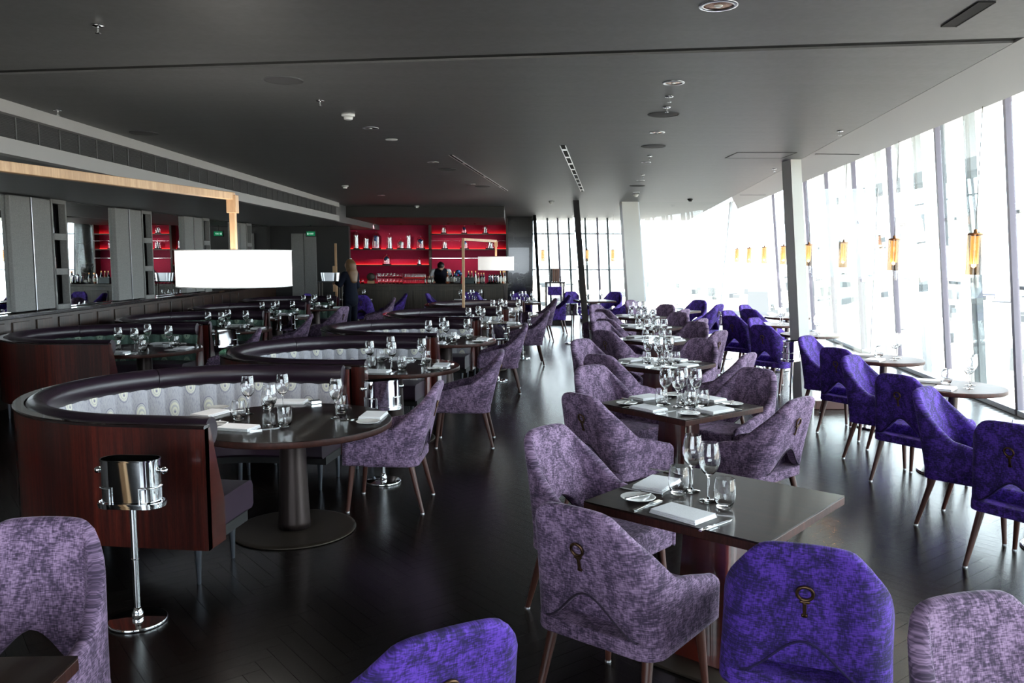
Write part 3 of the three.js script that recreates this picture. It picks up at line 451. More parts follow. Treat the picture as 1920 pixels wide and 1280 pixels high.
// ---------------------------------------------------------------- placing: centre row of square tables
const centre = [[0.88, -3.5, 0.07], [1.18, -5.78, -0.13], [1.42, -8.03, 0.05], [1.8, -10.4, -0.06], [1.98, -12.25, 0], [2.17, -14.35, 0]];
const ord = ['first', 'second', 'third', 'fourth', 'fifth', 'sixth', 'seventh', 'eighth', 'ninth'];
centre.forEach(([x, z, a], i) => {
  const on = i === 0 ? 'the dark square table laid for two' : `the dark square table ${ord[5 - i]} from the white window pier`;
  squareTable(x, z, Math.PI / 4 + a, i === 0 ? 'dark square table laid for two beside a violet chair' : `dark square pedestal table, ${ord[5 - i]} from the white window pier`);
  const rot = (ox, oz) => [ox * Math.cos(a) + oz * Math.sin(a), -ox * Math.sin(a) + oz * Math.cos(a)];
  const spots = i === 0 ? [[-1, 1], [-1, -1]] : [[-1, 1], [-1, -1], [1, 1], [1, -1]];
  for (const s of spots) { const [dx, dz] = rot(s[0], s[1]); const k = 0.2, l = Math.SQRT2; if (i) setting(on, x + dx / l * 0.315, z + dz / l * 0.315, dx, dz, i < 3, false); }
  const side = { '-11': 'lilac', '-1-1': 'lilac', '11': 'lilac', '1-1': 'lilac' };
  const table = i === 0 ? 'the square table laid for two' : `${ord[5 - i]} square table from pier`;
  const put = (sx, sz, off, fx, fz, what) => { const [ax, az] = rot(sx * off[0], sz * off[1]), [bx, bz] = rot(fx, fz); chair('lilac', x + ax, z + az, bx, bz, `lilac armchair ${what} ${table}`, undefined); };
  put(-1, 1, i ? [0.42, 0.37] : [0.455, 0.35], 0.68, -0.74, 'with emblem, booth side of');
  put(-1, -1, [0.40, 0.5], 0.68, 0.73, 'with back to the bar, booth side of');
  if (i) { put(1, 1, [0.42, 0.36], -0.76, -0.65, 'with emblem, window side of'); put(1, -1, [0.4, 0.5], -0.68, 0.73, 'with back to the bar, window side of'); }
  if (i) { const n = rng(40 + i); for (const [gx, gz] of [[-0.1, 0.0], [-0.02, 0.1], [0.02, -0.05], [0.11, 0.0]]) { const [dx, dz] = rot(gx, gz); wineGlass(on, 'wine glasses on ' + on, x + dx, TOP + 0.0005, z + dz); } for (const [gx, gz] of [[-0.13, 0.1], [0.06, 0.17], [0.15, 0.1], [0.1, -0.14]]) { const [dx, dz] = rot(gx, gz); tumbler(on, 'tumblers on ' + on, x + dx, TOP + 0.0005, z + dz); } }
});
{ // the near table, laid exactly as seen
  const on = 'the dark square table laid for two', y = TOP + 0.0005, g = (px, py) => at(px, py, TOP);
  let p = g(1280, 966); napkin(on, 'napkins on ' + on, p[0], y, p[1], Math.atan2(-0.74, 0.68)); p = g(1232, 910); napkin(on, 'napkins on ' + on, p[0], y, p[1], Math.atan2(0.6, 0.8) + 0.35);
  p = g(1342, 986); knife(on, 'cutlery on ' + on, p[0], y, p[1], -0.85); p = g(1213, 948); fork(on, 'forks on ' + on, p[0], y, p[1], -0.75);
  p = g(1203, 922); knife(on, 'cutlery on ' + on, p[0], y, p[1], 0.95); p = g(1250, 886); fork(on, 'forks on ' + on, p[0], y, p[1], 0.8);
  p = g(1196, 936); sidePlate(on, 'side plates on ' + on, p[0], y, p[1]); butterKnife(on, 'butter knives on ' + on, p[0], y + 0.0125, p[1], -1.0);
  p = g(1297, 921); wineGlass(on, 'wine glasses on ' + on, p[0], y, p[1]); p = g(1328, 939); wineGlass(on, 'wine glasses on ' + on, p[0], y, p[1]);
  p = g(1272, 926); tumbler(on, 'tumblers on ' + on, p[0], y, p[1]); p = g(1358, 952); tumbler(on, 'tumblers on ' + on, p[0], y, p[1]);
}
chair('violet', 1.03, -2.79, 0.36, -0.92, 'violet velvet armchair showing its key emblem beside the table laid for two');
chair('violet', -0.33, -2.2, -0.5, -0.86, 'violet velvet armchair standing alone in the open aisle by the entrance');
chair('lilac', 1.27, -1.72, 0.25, 0.97, 'lilac velvet armchair behind the violet one, turned away from the glass wall');
chair('lilac', -1.55, -2.34, 0.06, 1, 'lilac velvet armchair with its open lower back, tucked under the bare square table');
squareTable(-1.53, -1.66, 0.03, 'bare dark square table in front of the bucket stand');

// ---------------------------------------------------------------- booths and their tables
const A2 = 2 * Math.PI / 180;
const right = [[-1.95, -5.45, -1.4, -5.2], [-1.55, -7.87, -1.13, -7.87], [-1.18, -10.3, -0.83, -10.35], [-0.8, -12.72, -0.47, -12.85], [-0.42, -15.14, -0.15, -15.1]];
const left = [[-4.54, -9.5, -4.17, -9.35], [-4.42, -11.93, -4.12, -11.95], [-4.36, -14.37, -4.1, -14.45], [-4.3, -16.8, -4.0, -16.9]];
function layRound(on, cx, cz, full, a0) {
  for (const [a, glass] of [[2.65, 1], [1.75, 1], [-1.55, 1], [0.05, 1]]) { const ox = Math.cos(a + a0), oz = Math.sin(a + a0); setting(on, cx + ox * 0.46, cz + oz * 0.46, ox, oz, full, glass); }
  saltDish(on, cx + 0.1, cz - 0.36);
}
right.forEach(([x, z, tx, tz], i) => {
  const n = ord[4 - i];
  booth('peacockGrey', x, z, TILT, `curved mahogany booth with grey peacock fabric, ${n} from the bar`, 'grey peacock booths');
  roundTable(tx, tz, `round dark table in the ${n} grey peacock booth from the bar`, 'round booth tables');
  if (i) layRound(`the round table in the ${n} grey booth from the bar`, tx, tz, i < 3, 0);
});
left.forEach(([x, z, tx, tz], i) => {
  const n = ord[3 - i];
  booth('peacockGreen', x, z, A2, `curved mahogany booth with green peacock fabric, ${n} from the bar`, 'green peacock booths');
  roundTable(tx, tz, `round dark table in the ${n} green peacock booth from the bar`, 'round booth tables');
  layRound(`the round table in the ${n} green booth from the bar`, tx, tz, i < 1, 0);
});
{ // near booth table laid as seen
  const on = 'the round table under the near drum lamp', y = TOP + 0.0005, g = (px, py) => at(px, py, TOP);
  let p = g(394, 777); napkin(on, 'napkins on ' + on, p[0], y, p[1], 1.25); p = g(446, 804); napkin(on, 'napkins on ' + on, p[0], y, p[1], -0.25); p = g(545, 755); napkin(on, 'napkins on ' + on, p[0], y, p[1], 0); p = g(700, 781); napkin(on, 'napkins on ' + on, p[0], y, p[1], 1.5);
  p = g(404, 797); sidePlate(on, 'side plates on ' + on, p[0], y, p[1]); butterKnife(on, 'butter knives on ' + on, p[0], y + 0.0125, p[1], -1.2); p = g(690, 793); sidePlate(on, 'side plates on ' + on, p[0], y, p[1]); p = g(408, 766); sidePlate(on, 'side plates on ' + on, p[0], y, p[1]);
  p = g(490, 806); knife(on, 'cutlery on ' + on, p[0], y, p[1], -1.0); p = g(668, 786); fork(on, 'forks on ' + on, p[0], y, p[1], 1.9); p = g(430, 772); fork(on, 'forks on ' + on, p[0], y, p[1], -1.1); p = g(385, 788); knife(on, 'cutlery on ' + on, p[0], y, p[1], 1.4);
  for (const q of [[466, 776], [507, 797], [531, 771], [631, 783]]) { p = g(...q); wineGlass(on, 'wine glasses on ' + on, p[0], y, p[1]); }
  for (const q of [[448, 787], [503, 767], [534, 800], [640, 775]]) { p = g(...q); tumbler(on, 'tumblers on ' + on, p[0], y, p[1]); }
  p = g(590, 756); saltDish(on, p[0], p[1]);
}
[[-0.88, -5.77, -0.99, -0.06], [-0.46, -7.7, -0.99, 0.0], [-0.18, -10.72, -0.98, 0.0], [0.22, -13.45, -0.98, 0.05]].forEach(([x, z, fx, fz], i) => chair('lilac', x, z, fx, fz, `lilac velvet armchair facing the ${['fifth', 'fourth', 'third', 'second'][i]} grey booth from the bar`));
[[-3.42, -9.95, -0.95, 0.3], [-3.4, -12.5, -0.97, 0.2], [-3.28, -14.6, -0.9, -0.3]].forEach(([x, z, fx, fz], i) => chair('lilac', x, z, fx, fz, `lilac velvet armchair facing the ${['fourth', 'third', 'second'][i]} green booth from the bar`));

// ---------------------------------------------------------------- window row
const W1 = [3.55, -6.6];
[-1, 0, 1].forEach((k) => {
  const x = W1[0] + k * 1.82 * ST, z = W1[1] - k * 1.82 * CT, n = ord[1 - k], on = `the ${n} window table from the mirror column`;
  windowTable(x, z, `small round table by the glass, ${n} before the mirror column`);
  chair('violet', x - 0.38, z + 0.3, 0.85, -0.53, `violet armchair showing its key emblem at ${on}`); chair('violet', x - 0.3, z - 0.44, 0.68, 0.73, `violet armchair showing its lit inside at ${on}`);
  for (const [dx, dz] of [[0.05, 0.12], [0.16, -0.05]]) wineGlass(on, 'wine glasses on ' + on, x + dx, TOP + 0.0005, z + dz); tumbler(on, 'tumblers on ' + on, x + 0.0, TOP + 0.0005, z - 0.12);
  napkin(on, 'napkins on ' + on, x - 0.16, TOP + 0.0005, z + 0.16, 0.9); napkin(on, 'napkins on ' + on, x - 0.1, TOP + 0.0005, z - 0.24, 2.6);
});
[[4.0, -11.1], [4.05, -12.75], [4.75, -14.3]].forEach(([x, z], k) => {
  const n = ord[k], on = `the ${n} window table beyond the mirror column`;
  windowTable(x, z, `small round table by the glass, ${n} beyond the mirror column`);
  chair('violet', x - 0.52, z + 0.32, 0.8, -0.6, `violet velvet armchair seen from behind at ${on}`); chair('violet', x - 0.3, z - 0.45, 0.68, 0.73, `violet velvet armchair seen from inside at ${on}`);
  for (const [dx, dz] of [[0.05, 0.1], [0.14, -0.06]]) wineGlass(on, 'wine glasses on ' + on, x + dx, TOP + 0.0005, z + dz);
});
{ // far end by the white pier and in the bay
  squareTable(3.05, -15.9, Math.PI / 4, 'dark square table in front of the end window beside the white pier');
  chair('violet', 3.52, -15.42, -0.76, -0.65, 'violet velvet armchair in front of the end window, emblem showing'); chair('violet', 3.5, -16.4, -0.7, 0.7, 'violet velvet armchair with its back to the end window'); chair('lilac', 2.62, -16.35, 0.7, 0.7, 'lilac velvet armchair beside the white pier and end window');
  for (const [dx, dz] of [[-0.1, 0.1], [0.1, 0.05]]) wineGlass('the square table at the end window', 'wine glasses at the end window', 3.05 + dx, TOP + 0.0005, -15.9 + dz);
  napkin('the square table at the end window', undefined, 3.23, TOP + 0.0005, -15.62, 0.8);
  squareTable(1.95, -19.6, 0.2, 'dark square table in the window bay behind the dark post');
  chair('violet', 2.35, -20.2, -0.5, 0.8, 'violet velvet armchair in the window bay, showing its inside'); chair('violet', 1.6, -20.3, 0.4, 0.9, 'violet velvet armchair in the window bay nearest the marble wall'); chair('violet', 2.5, -19.0, -0.8, -0.5, 'violet velvet armchair in the window bay with its back to the white pier');
  for (const [dx, dz] of [[-0.2, 0.1], [-0.1, -0.1], [0.15, 0.1]]) wineGlass('the square table in the window bay', 'wine glasses in the window bay', 1.95 + dx, TOP + 0.0005, -19.6 + dz);
}
{ // tables in front of the bar
  const far = [[-3.75, -19.7, 'left'], [-1.0, -19.6, 'mid'], [0.2, -18.9, 'right']];
  const nm = ['beside the woman at the bar', 'below the bartender side of the bar', 'beside the black marble wall'];
  far.forEach(([x, z], i) => {
    const on = `the square table ${nm[i]}`; squareTable(x, z, 0.1, `dark square table ${nm[i]}`);
    for (const [dx, dz] of [[-0.2, 0.2], [0.0, 0.1], [0.08, 0.2], [0.26, 0.12]]) wineGlass(on, 'wine glasses on ' + on, x + dx, TOP + 0.0005, z + dz);
    for (const [dx, dz] of [[-0.12, 0.28], [0.16, 0.3]]) tumbler(on, 'tumblers on ' + on, x + dx, TOP + 0.0005, z + dz);
    napkin(on, 'napkins on ' + on, x - 0.27, TOP + 0.0005, z - 0.22, 0);
    napkin(on, 'napkins on ' + on, x + 0.28, TOP + 0.0005, z - 0.2, 0);
  });
  chair('violet', -3.45, -19.1, -0.1, -1, 'violet velvet armchair with open lower back, at the table beside the woman'); chair('violet', -2.85, -19.5, -0.95, 0.2, 'violet velvet armchair turned side-on in front of the bar');
  chair('violet', -4.45, -19.4, 0.9, 0.2, 'violet velvet armchair behind the metal tub');
  chair('lilac', -2.85, -17.5, -0.9, 0.2, 'lilac velvet armchair behind the woman in navy');
  chair('violet', -1.0, -20.2, 0, 1, 'violet velvet armchair with its back against the bar front'); chair('violet', -1.65, -19.7, 1, 0.1, 'violet velvet armchair beside the lamp post in front of the bar'); chair('violet', -0.4, -18.75, 0.9, 0.1, 'violet velvet armchair between the two tables below the bar end');
  chair('violet', 0.93, -18.7, -0.95, 0.1, 'violet velvet armchair lit from the windows beside the marble wall'); chair('violet', 0.2, -19.6, 0, 1, 'violet velvet armchair with its back to the marble wall'); chair('lilac', 0.55, -17.3, -0.9, 0.1, 'lilac velvet armchair facing the booth nearest the bar');
}
// ---------------------------------------------------------------- bucket stands
[[-1.8, -3.84, -0.05, 'chrome champagne bucket stand in front of the near booth'], [-1.0, -6.32, 0.5, 'chrome champagne bucket stand between the near booth and the next'], [-0.2, -11.6, 0.4, 'chrome champagne bucket stand between the third and second grey booths'], [0.18, -14.1, 0.4, 'chrome champagne bucket stand beside the booth nearest the bar'], [-3.72, -10.75, 0.2, 'chrome champagne bucket stand between the fourth and third green booths'], [-3.6, -13.2, 0.3, 'chrome champagne bucket stand between the third and second green booths'], [3.16, -9.3, 0.7, 'chrome champagne bucket stand beside the mirror column'], [1.2, -16.6, 0.7, 'chrome champagne bucket stand beside the dark leaning post'], [3.66, -14.2, 0.8, 'chrome champagne bucket stand silhouetted against the end window']].forEach((a) => bucketStand(...a));

// ---------------------------------------------------------------- drum lamps on pale wooden arms
function atZ(px, py, z) { const u = px - 960, v = py - 640, wy = -v * Math.cos(PITCH) - FPX * Math.sin(PITCH), wz = FPX * Math.cos(PITCH) - v * Math.sin(PITCH), t = -z / wz; return [u * t, EYE + wy * t]; }
function drumLamp(x, z, R, y0, y1, yArm, dirx, dirz, len, yPole, label, glow = 1.5) {
  const shade = M.shade.clone(); shade.emissiveIntensity = glow;
  const t = thing('drum_lamp', label, 'lamp', x, 0, z);
  const N = 120, pos = [], idx = [];                          // finely pleated shade
  for (let i = 0; i <= N * 2; i++) { const a = Math.PI * 2 * i / (N * 2), r = R - (i % 2) * 0.0025; for (const y of [y0, y1]) pos.push(Math.sin(a) * r, y, Math.cos(a) * r); }
  for (let i = 0; i < N * 2; i++) { const a = i * 2; idx.push(a, a + 2, a + 1, a + 1, a + 2, a + 3); }
  const g = new THREE.BufferGeometry(); g.setAttribute('position', new THREE.Float32BufferAttribute(pos, 3)); g.setIndex(idx); g.computeVertexNormals();
  mesh('drum_shade', clean(g), shade, t);
  mesh('diffuser', lathe([[0, y0 + 0.004], [R - 0.006, y0 + 0.004], [R - 0.006, y0 + 0.009], [0, y0 + 0.009]], 48), shade, t);
  mesh('shade_ring', merge(new THREE.TorusGeometry(R, 0.004, 6, 64).rotateX(Math.PI / 2).translate(0, y0, 0), new THREE.TorusGeometry(R, 0.004, 6, 64).rotateX(Math.PI / 2).translate(0, y1, 0), ...[0, 1, 2].map((k) => rod(V3(0, y1 - 0.01, 0), V3(Math.sin(k * 2.1) * R, y1 - 0.005, Math.cos(k * 2.1) * R), 0.003, 0.003, 6))), M.white, t);
  mesh('drop_post', box(0.036, yArm - y1 + 0.03, 0.036, 0, (yArm + y1) / 2 - 0.01, 0, 0.004), M.paleWood, t);
  mesh('joint_block', box(0.06, 0.11, 0.06, 0, yArm - 0.04, 0, 0.004), M.paleWood, t);
  const a = mesh('arm', box(0.045, 0.045, len, 0, 0, 0, 0.004), M.paleWood, t); a.position.set(dirx * len / 2, yArm + 0.008, dirz * len / 2); a.rotation.y = faceTo(dirx, dirz);
  const p = mesh('pole', box(0.045, yArm + 0.03 - yPole, 0.045, 0, (yArm + 0.03 + yPole) / 2, 0, 0.004), M.paleWood, t); p.position.set(dirx * len, 0, dirz * len);
  mesh('floor_plate', box(0.22, 0.02, 0.22, dirx * len, 0.01, dirz * len, 0.004), M.bronze, t);
  for (const [y, up, k] of [[y0 - 0.012, -1, 5], [y1 + 0.012, 1, 2.5]]) { const L = new THREE.RectAreaLight(new THREE.Color(1, 0.93, 0.84), k, R * 1.3, R * 1.3); L.position.set(x, y, z); L.lookAt(x, y + up, z); L.name = 'drum_lamp_light'; scene.add(L); }
  return t;
}
drumLamp(-1.73, -5.2, 0.345, 1.565, 1.785, 2.11, -0.215, 0.977, 2.1, 0.02, 'white pleated drum lamp on a pale wooden arm over the near booth');
drumLamp(-0.3, -15.6, 0.335, 1.49, 1.74, 2.02, -0.3, 0.954, 1.72, 0.02, 'white pleated drum lamp on a wooden post before the bar', 0.62);

// ---------------------------------------------------------------- amber pendants along the glass
for (let k = 0; k < 8; k++) {
  const [x, z] = FS(2.63, 6.72 + k * 1.9);
  const o = instance('pendant', () => {
    const g = new THREE.Group(); g.name = 'pendant_lamp';
    mesh('cord', cyl(0.0028, 0.0028, 0.935, 0, 0.4675, 0, 6), M.bronze, g);
    mesh('cap', lathe([[0, 0.03], [0.012, 0.03], [0.014, 0.004], [0.05, 0.002], [0.054, -0.004], [0.054, -0.012], [0, -0.012]], 28), M.copper, g);
    mesh('outer_cylinder', new THREE.CylinderGeometry(0.056, 0.056, 0.3, 36, 1, true).translate(0, -0.16, 0), M.amber, g);
    mesh('inner_tube', new THREE.CylinderGeometry(0.036, 0.036, 0.4, 32, 1, true).translate(0, -0.21, 0), M.clearTube, g);
    const c = []; for (let i = 0; i < 14; i++) { const a = i / 14 * Math.PI * 2; c.push(cyl(0.0032, 0.0032, 0.21, Math.sin(a) * 0.028, -0.125, Math.cos(a) * 0.028, 6)); }
    mesh('glow_rods', merge(c), M.glowWarm, g); mesh('bulb', new THREE.SphereGeometry(0.013, 12, 10).scale(1, 2.2, 1).translate(0, -0.1, 0), M.glowWarm, g); return g;
  }, 'amber glass cylinder pendant lamp hanging along the glass wall', 'pendant lamp', 'amber pendants along the glass wall', x, 1.92, z);
  const p = new THREE.PointLight(new THREE.Color(1, 0.6, 0.28), 0.5); p.position.set(x, 1.68, z); p.name = 'pendant_glow'; scene.add(p);
}
for (const [px, z] of [[1101, -22.6], [1149, -22.4], [1018, -23.2]]) {
  const [x] = atZ(px, 485, z); const o = made.get('pendant').p.clone(); scene.add(o); o.name = numbered('pendant_lamp'); o.position.set(x, 1.92, z); tag(o, 'amber glass cylinder pendant lamp hanging in the window bay', 'pendant lamp', 'amber pendants in the window bay');
}
// ---------------------------------------------------------------- bar
const ZC = -21.3, ZS = -23.25, CTOP = 1.04;
{
  const t = thing('bar_counter', 'long dark wooden bar counter below crimson shelves', 'bar counter', -2.25, 0, ZC - 0.3);
  mesh('counter_front', box(4.2, 0.98, 0.5, 0, 0.49, 0.02), M.barWood, t);
  mesh('counter_top', box(4.3, 0.055, 0.64, 0, CTOP - 0.0275, 0, 0.008), M.barWood, t);
  for (let k = 0; k < 7; k++) mesh('front_panel', box(0.56, 0.8, 0.02, -1.8 + k * 0.6, 0.47, 0.28, 0.005), M.barWood, t);
  mesh('end_post', box(0.08, 0.99, 0.6, 2.08, 0.495, 0), M.panelWood, t); mesh('kick_plate', box(4.2, 0.08, 0.02, 0, 0.04, 0.275), M.brushed, t);
  // shelf unit
  const s = thing('back_bar_shelving', 'crimson lit back bar shelving with dark frame', 'shelving', 0, 0, 0);
  const X = (px) => atZ(px, 480, ZS)[0], Y = (py) => atZ(960, py, ZS)[1];
  const x0 = X(638), x1 = X(656), x2 = X(807), x3 = X(949), yT = 2.78, ya = Y(467.5), yb = Y(497), yc = Y(438.5);
  const wide = (a, b, y0, y1, n, mat, z, d) => mesh(n, box(b - a, y1 - y0, d, (a + b) / 2, (y0 + y1) / 2, z), mat, s);
  wide(x0, x3, 0.02, yT, 'back_panel', M.crimson, ZS - 0.16, 0.03);
  wide(x0 - 0.03, x2, yb - 0.02, yb + 0.015, 'shelf', M.barFrame, ZS, 0.3); wide(x0 - 0.03, x3, ya - 0.02, ya + 0.015, 'shelf', M.barFrame, ZS, 0.3); wide(x2, x3, yc - 0.02, yc + 0.015, 'shelf', M.barFrame, ZS, 0.3); wide(x1 - 0.02, x3 + 0.02, yT, yT + 0.05, 'top_board', M.barFrame, ZS, 0.3);
  wide(x2 - 0.03, x2 + 0.03, 0.02, yT, 'upright', M.barFrame, ZS, 0.3); wide(x3, x3 + 0.045, 0.02, yT, 'upright', M.panelWood, ZS, 0.3); wide(x1 - 0.045, x1, ya, yT, 'upright', M.barFrame, ZS, 0.3); wide(x0 - 0.06, x0, 0.02, ya, 'upright', M.barFrame, ZS, 0.3);
  wide(x2, x3, Y(484), Y(484) + 0.006, 'rail', M.chrome, ZS + 0.19, 0.01); wide(x2 + 0.03, x3, Y(452), Y(452) + 0.005, 'rail', M.chrome, ZS + 0.19, 0.008);
  wide(x0, x3, 0.9, 0.94, 'shelf', M.barFrame, ZS + 0.05, 0.4);
  for (const [a, b, y] of [[x1, x2 - 0.04, ya + 0.016], [x0, x2 - 0.04, yb + 0.016], [x2 + 0.04, x3, ya + 0.016], [x2 + 0.04, x3, yc + 0.016], [x0, x2 - 0.04, 0.945]]) {
    const st = mesh('led_strip', box(b - a, 0.012, 0.012, (a + b) / 2, y + 0.006, ZS - 0.13), M.redStrip, s); st.userData = { label: 'glowing red light strip' };
    const L = new THREE.RectAreaLight(new THREE.Color(1, 0.05, 0.05), 4.5, b - a, 0.025); L.position.set((a + b) / 2, y + 0.025, ZS - 0.115); L.lookAt((a + b) / 2, y + 0.6, ZS - 0.2); L.name = 'shelf_strip_light'; scene.add(L);
  }
  for (const px of [700, 750, 840, 890]) { const L = new THREE.SpotLight(new THREE.Color(1, 0.55, 0.6), 3, 0, 0.7, 0.8); const [lx] = atZ(px, 400, -22.2); L.position.set(lx, 2.58, -22.3); L.target.position.set(lx, 1.7, ZS); L.name = 'bar_spot_light'; L.castShadow = true; scene.add(L, L.target); const d = tag(mesh('bar_downlight', lathe([[0, 0], [0.03, 0], [0.035, -0.012], [0.028, -0.014], [0.022, -0.004], [0, -0.003]], 20), M.copper), 'small copper downlight in the soffit above the bar', 'downlight', 'downlights above the bar'); d.position.set(lx, 2.607, -22.3); }
  // glass bell jars
  const jar = (px, w, h, yShelf, kind, where, i) => {
    const m = 23.25 / FPX, [x] = atZ(px, 450, ZS), R = Math.min(0.115, w * m / 2), H = h * m, t = thing('bell_jar', `glass bell jar with ${kind === 'blue' ? 'a blue flower' : kind === 'white' ? 'a round white head' : 'a silver ornament'}, ${where}`, 'bell jar', x, yShelf, ZS + 0.05);
    mesh('base', cyl(R * 1.12, R * 1.15, 0.02, 0, 0.01, 0, 24), M.blackGloss, t);
    const c = Math.min(R, H * 0.4), dome = []; dome.push([R, 0.02]); dome.push([R, H - c]); for (let k = 1; k <= 7; k++) { const a = k / 7 * Math.PI / 2; dome.push([Math.max(0.0005, R * Math.cos(a)), H - c + c * Math.sin(a)]); }
    mesh('dome', lathe([...dome, ...dome.slice().reverse().map(([a, b], k) => [Math.max(0.0004, a - 0.0035), b - (k < 8 ? 0.0035 : 0)])], 28), M.glass, t); mesh('knob', new THREE.SphereGeometry(0.013, 12, 10).translate(0, H + 0.011, 0), M.chrome, t);
    const r = rng(300 + i);
    if (kind === 'blue') { const g = []; for (let k = 0; k < 9; k++) { const a = r() * 7, q = R * 0.55 * r(), b = new THREE.IcosahedronGeometry(R * 0.26, 1); b.scale(1, 1.25, 1); b.translate(Math.sin(a) * q, H * (0.5 + 0.28 * r()), Math.cos(a) * q); g.push(clean(b)); } g.push(cyl(0.006, 0.006, H * 0.5, 0, H * 0.27, 0, 8)); mesh('blue_flower', merge(g), M.blueThing, t); }
    else if (kind === 'white') mesh('white_head', merge(new THREE.SphereGeometry(R * 0.6, 20, 16).translate(0, H * 0.52, 0), cyl(R * 0.3, R * 0.5, H * 0.22, 0, H * 0.13, 0, 20)), M.china, t);
    else { const g = []; for (let k = 0; k < 5; k++) { const a = k / 5 * 6.28; g.push(rod(V3(Math.sin(a) * R * 0.35, 0.02, Math.cos(a) * R * 0.35), V3(Math.sin(a + 1) * R * 0.3, H * (0.68 + 0.14 * r()), Math.cos(a + 1) * R * 0.3), R * 0.3, R * 0.16, 8)); } mesh('silver_ornament', merge(g), M.chrome, t); }
  };
  const yA = ya + 0.016, yB = yb + 0.016, yC = yc + 0.016;
  [[668.7, 10.6, 31, 'silver', 'first on the long shelf from the dark corridor'], [687.3, 12, 24, 'silver', 'second on the long shelf from the dark corridor'], [706, 18, 30, 'blue', 'third on the long shelf from the dark corridor'], [731, 12, 27, 'silver', 'standing alone mid long shelf'], [752, 14, 19, 'white', 'on the long shelf'], [766.5, 11, 30, 'silver', 'tall and slim beside the round white head'], [789, 20, 22, 'blue', 'wide, at the long shelf end']].forEach((a, i) => jar(a[0], a[1], a[2], yA, a[3], a[4], i));
  [[725, 18, 18, 'blue', 'alone on the low shelf'], [786, 8, 12, 'silver', 'small, on the low shelf']].forEach((a, i) => jar(a[0], a[1], a[2], yB, a[3], a[4], 10 + i));
  [[832.5, 10, 14, 'silver', 'first on the upper right-hand shelf from the upright'], [870.6, 10, 14, 'blue', 'mid upper short shelf'], [910, 10.5, 16, 'silver', 'on the upper short shelf beside the end frame']].forEach((a, i) => jar(a[0], a[1], a[2], yC, a[3], a[4], 20 + i));
  [[834, 11.5, 17, 'silver', 'on the lower short shelf beside the upright'], [871, 17, 18, 'blue', 'wide, mid lower short shelf'], [919, 16, 17, 'silver', 'wide, low shelf beside the end frame']].forEach((a, i) => jar(a[0], a[1], a[2], yA, a[3], a[4], 30 + i));
  // glassware and bottles on the counter
  const cx = (px) => atZ(px, 520, ZC - 0.4)[0];
  const bottleGeo = lathe([[0, 0], [0.034, 0], [0.037, 0.006], [0.037, 0.17], [0.03, 0.2], [0.0145, 0.23], [0.0135, 0.29], [0.016, 0.292], [0.016, 0.305], [0, 0.306]], 20), labelGeo = new THREE.CylinderGeometry(0.0378, 0.0378, 0.09, 24, 1, true).translate(0, 0.1, 0);
  const bottle = (x, y, z, mat, sc, label, group) => { const o = thing('bottle', label, 'bottle', x, y, z, 0, group); mesh('glass_body', bottleGeo, mat, o); mesh('paper_label', labelGeo, M.paper, o); mesh('cap', cyl(0.0165, 0.0165, 0.035, 0, 0.292, 0, 14), M.copper, o); o.scale.setScalar(sc); return o; };
  const sm = (i) => [M.bottleGreen, M.bottleAmber, M.darkLacquer][i % 3];
  [846, 839, 852].forEach((px, i) => bottle(cx(px), CTOP, ZC - 0.45 + i * 0.08, sm(i), 1.0, 'dark bottle beside the bartender\u2019s elbow on the bar'.replace('\u2019', "'"), 'bottles beside the bartender'));
  [884, 878, 891].forEach((px, i) => bottle(cx(px), CTOP, ZC - 0.5, sm(i + 1), 1.05, 'slim bottle behind the green box on the bar', 'bottles behind the green box'));
  [938, 943, 946].forEach((px, i) => bottle(cx(px), CTOP, ZC - 0.25 - i * 0.12, sm(i), 1.05, 'dark bottle with pale label at the bar end', 'bottles at the bar end'));
  [897, 902, 907].forEach((px, i) => bottle(cx(px), CTOP, ZC - 0.3 - (i % 2) * 0.1, sm(i + 1), 0.9, 'amber bottle below the drum lamp on the bar', 'bottles below the drum lamp'));
  [799, 803, 807, 811].forEach((px, i) => bottle(cx(px), CTOP, ZC - 0.2 - (i % 2) * 0.12, sm(i), 0.62, 'small mixer bottle beside the stacked glasses on the bar', 'mixer bottles on the bar'));
  for (let r = 0; r < 2; r++) for (let k = 0; k < 7; k++) tumbler('the glass rack behind the bar', 'tumblers in the bar rack', cx(711 + k * 6.8), CTOP + r * 0.14, ZC - 0.42);
  { const t2 = thing('glass_rack', 'two-tier clear rack holding tumblers on the bar', 'rack', cx(731), CTOP, ZC - 0.42); mesh('tier', box(0.68, 0.008, 0.12, 0, 0.135, 0), M.pane, t2); for (const s of [-1, 1]) mesh('post', box(0.01, 0.27, 0.12, s * 0.345, 0.135, 0), M.chrome, t2); }
  for (let r = 0; r < 2; r++) for (let k = 0; k < 6; k++) wineGlass('the bar beside the mixer bottles', 'wine glasses on the bar', cx(760 + k * 6.7 + r * 2), CTOP, ZC - 0.34 - r * 0.11);
  for (let k = 0; k < 4; k++) tumbler('the bar beside the little barrel', 'tumblers by the barrel', cx(658 + k * 7.2), CTOP, ZC - 0.4);
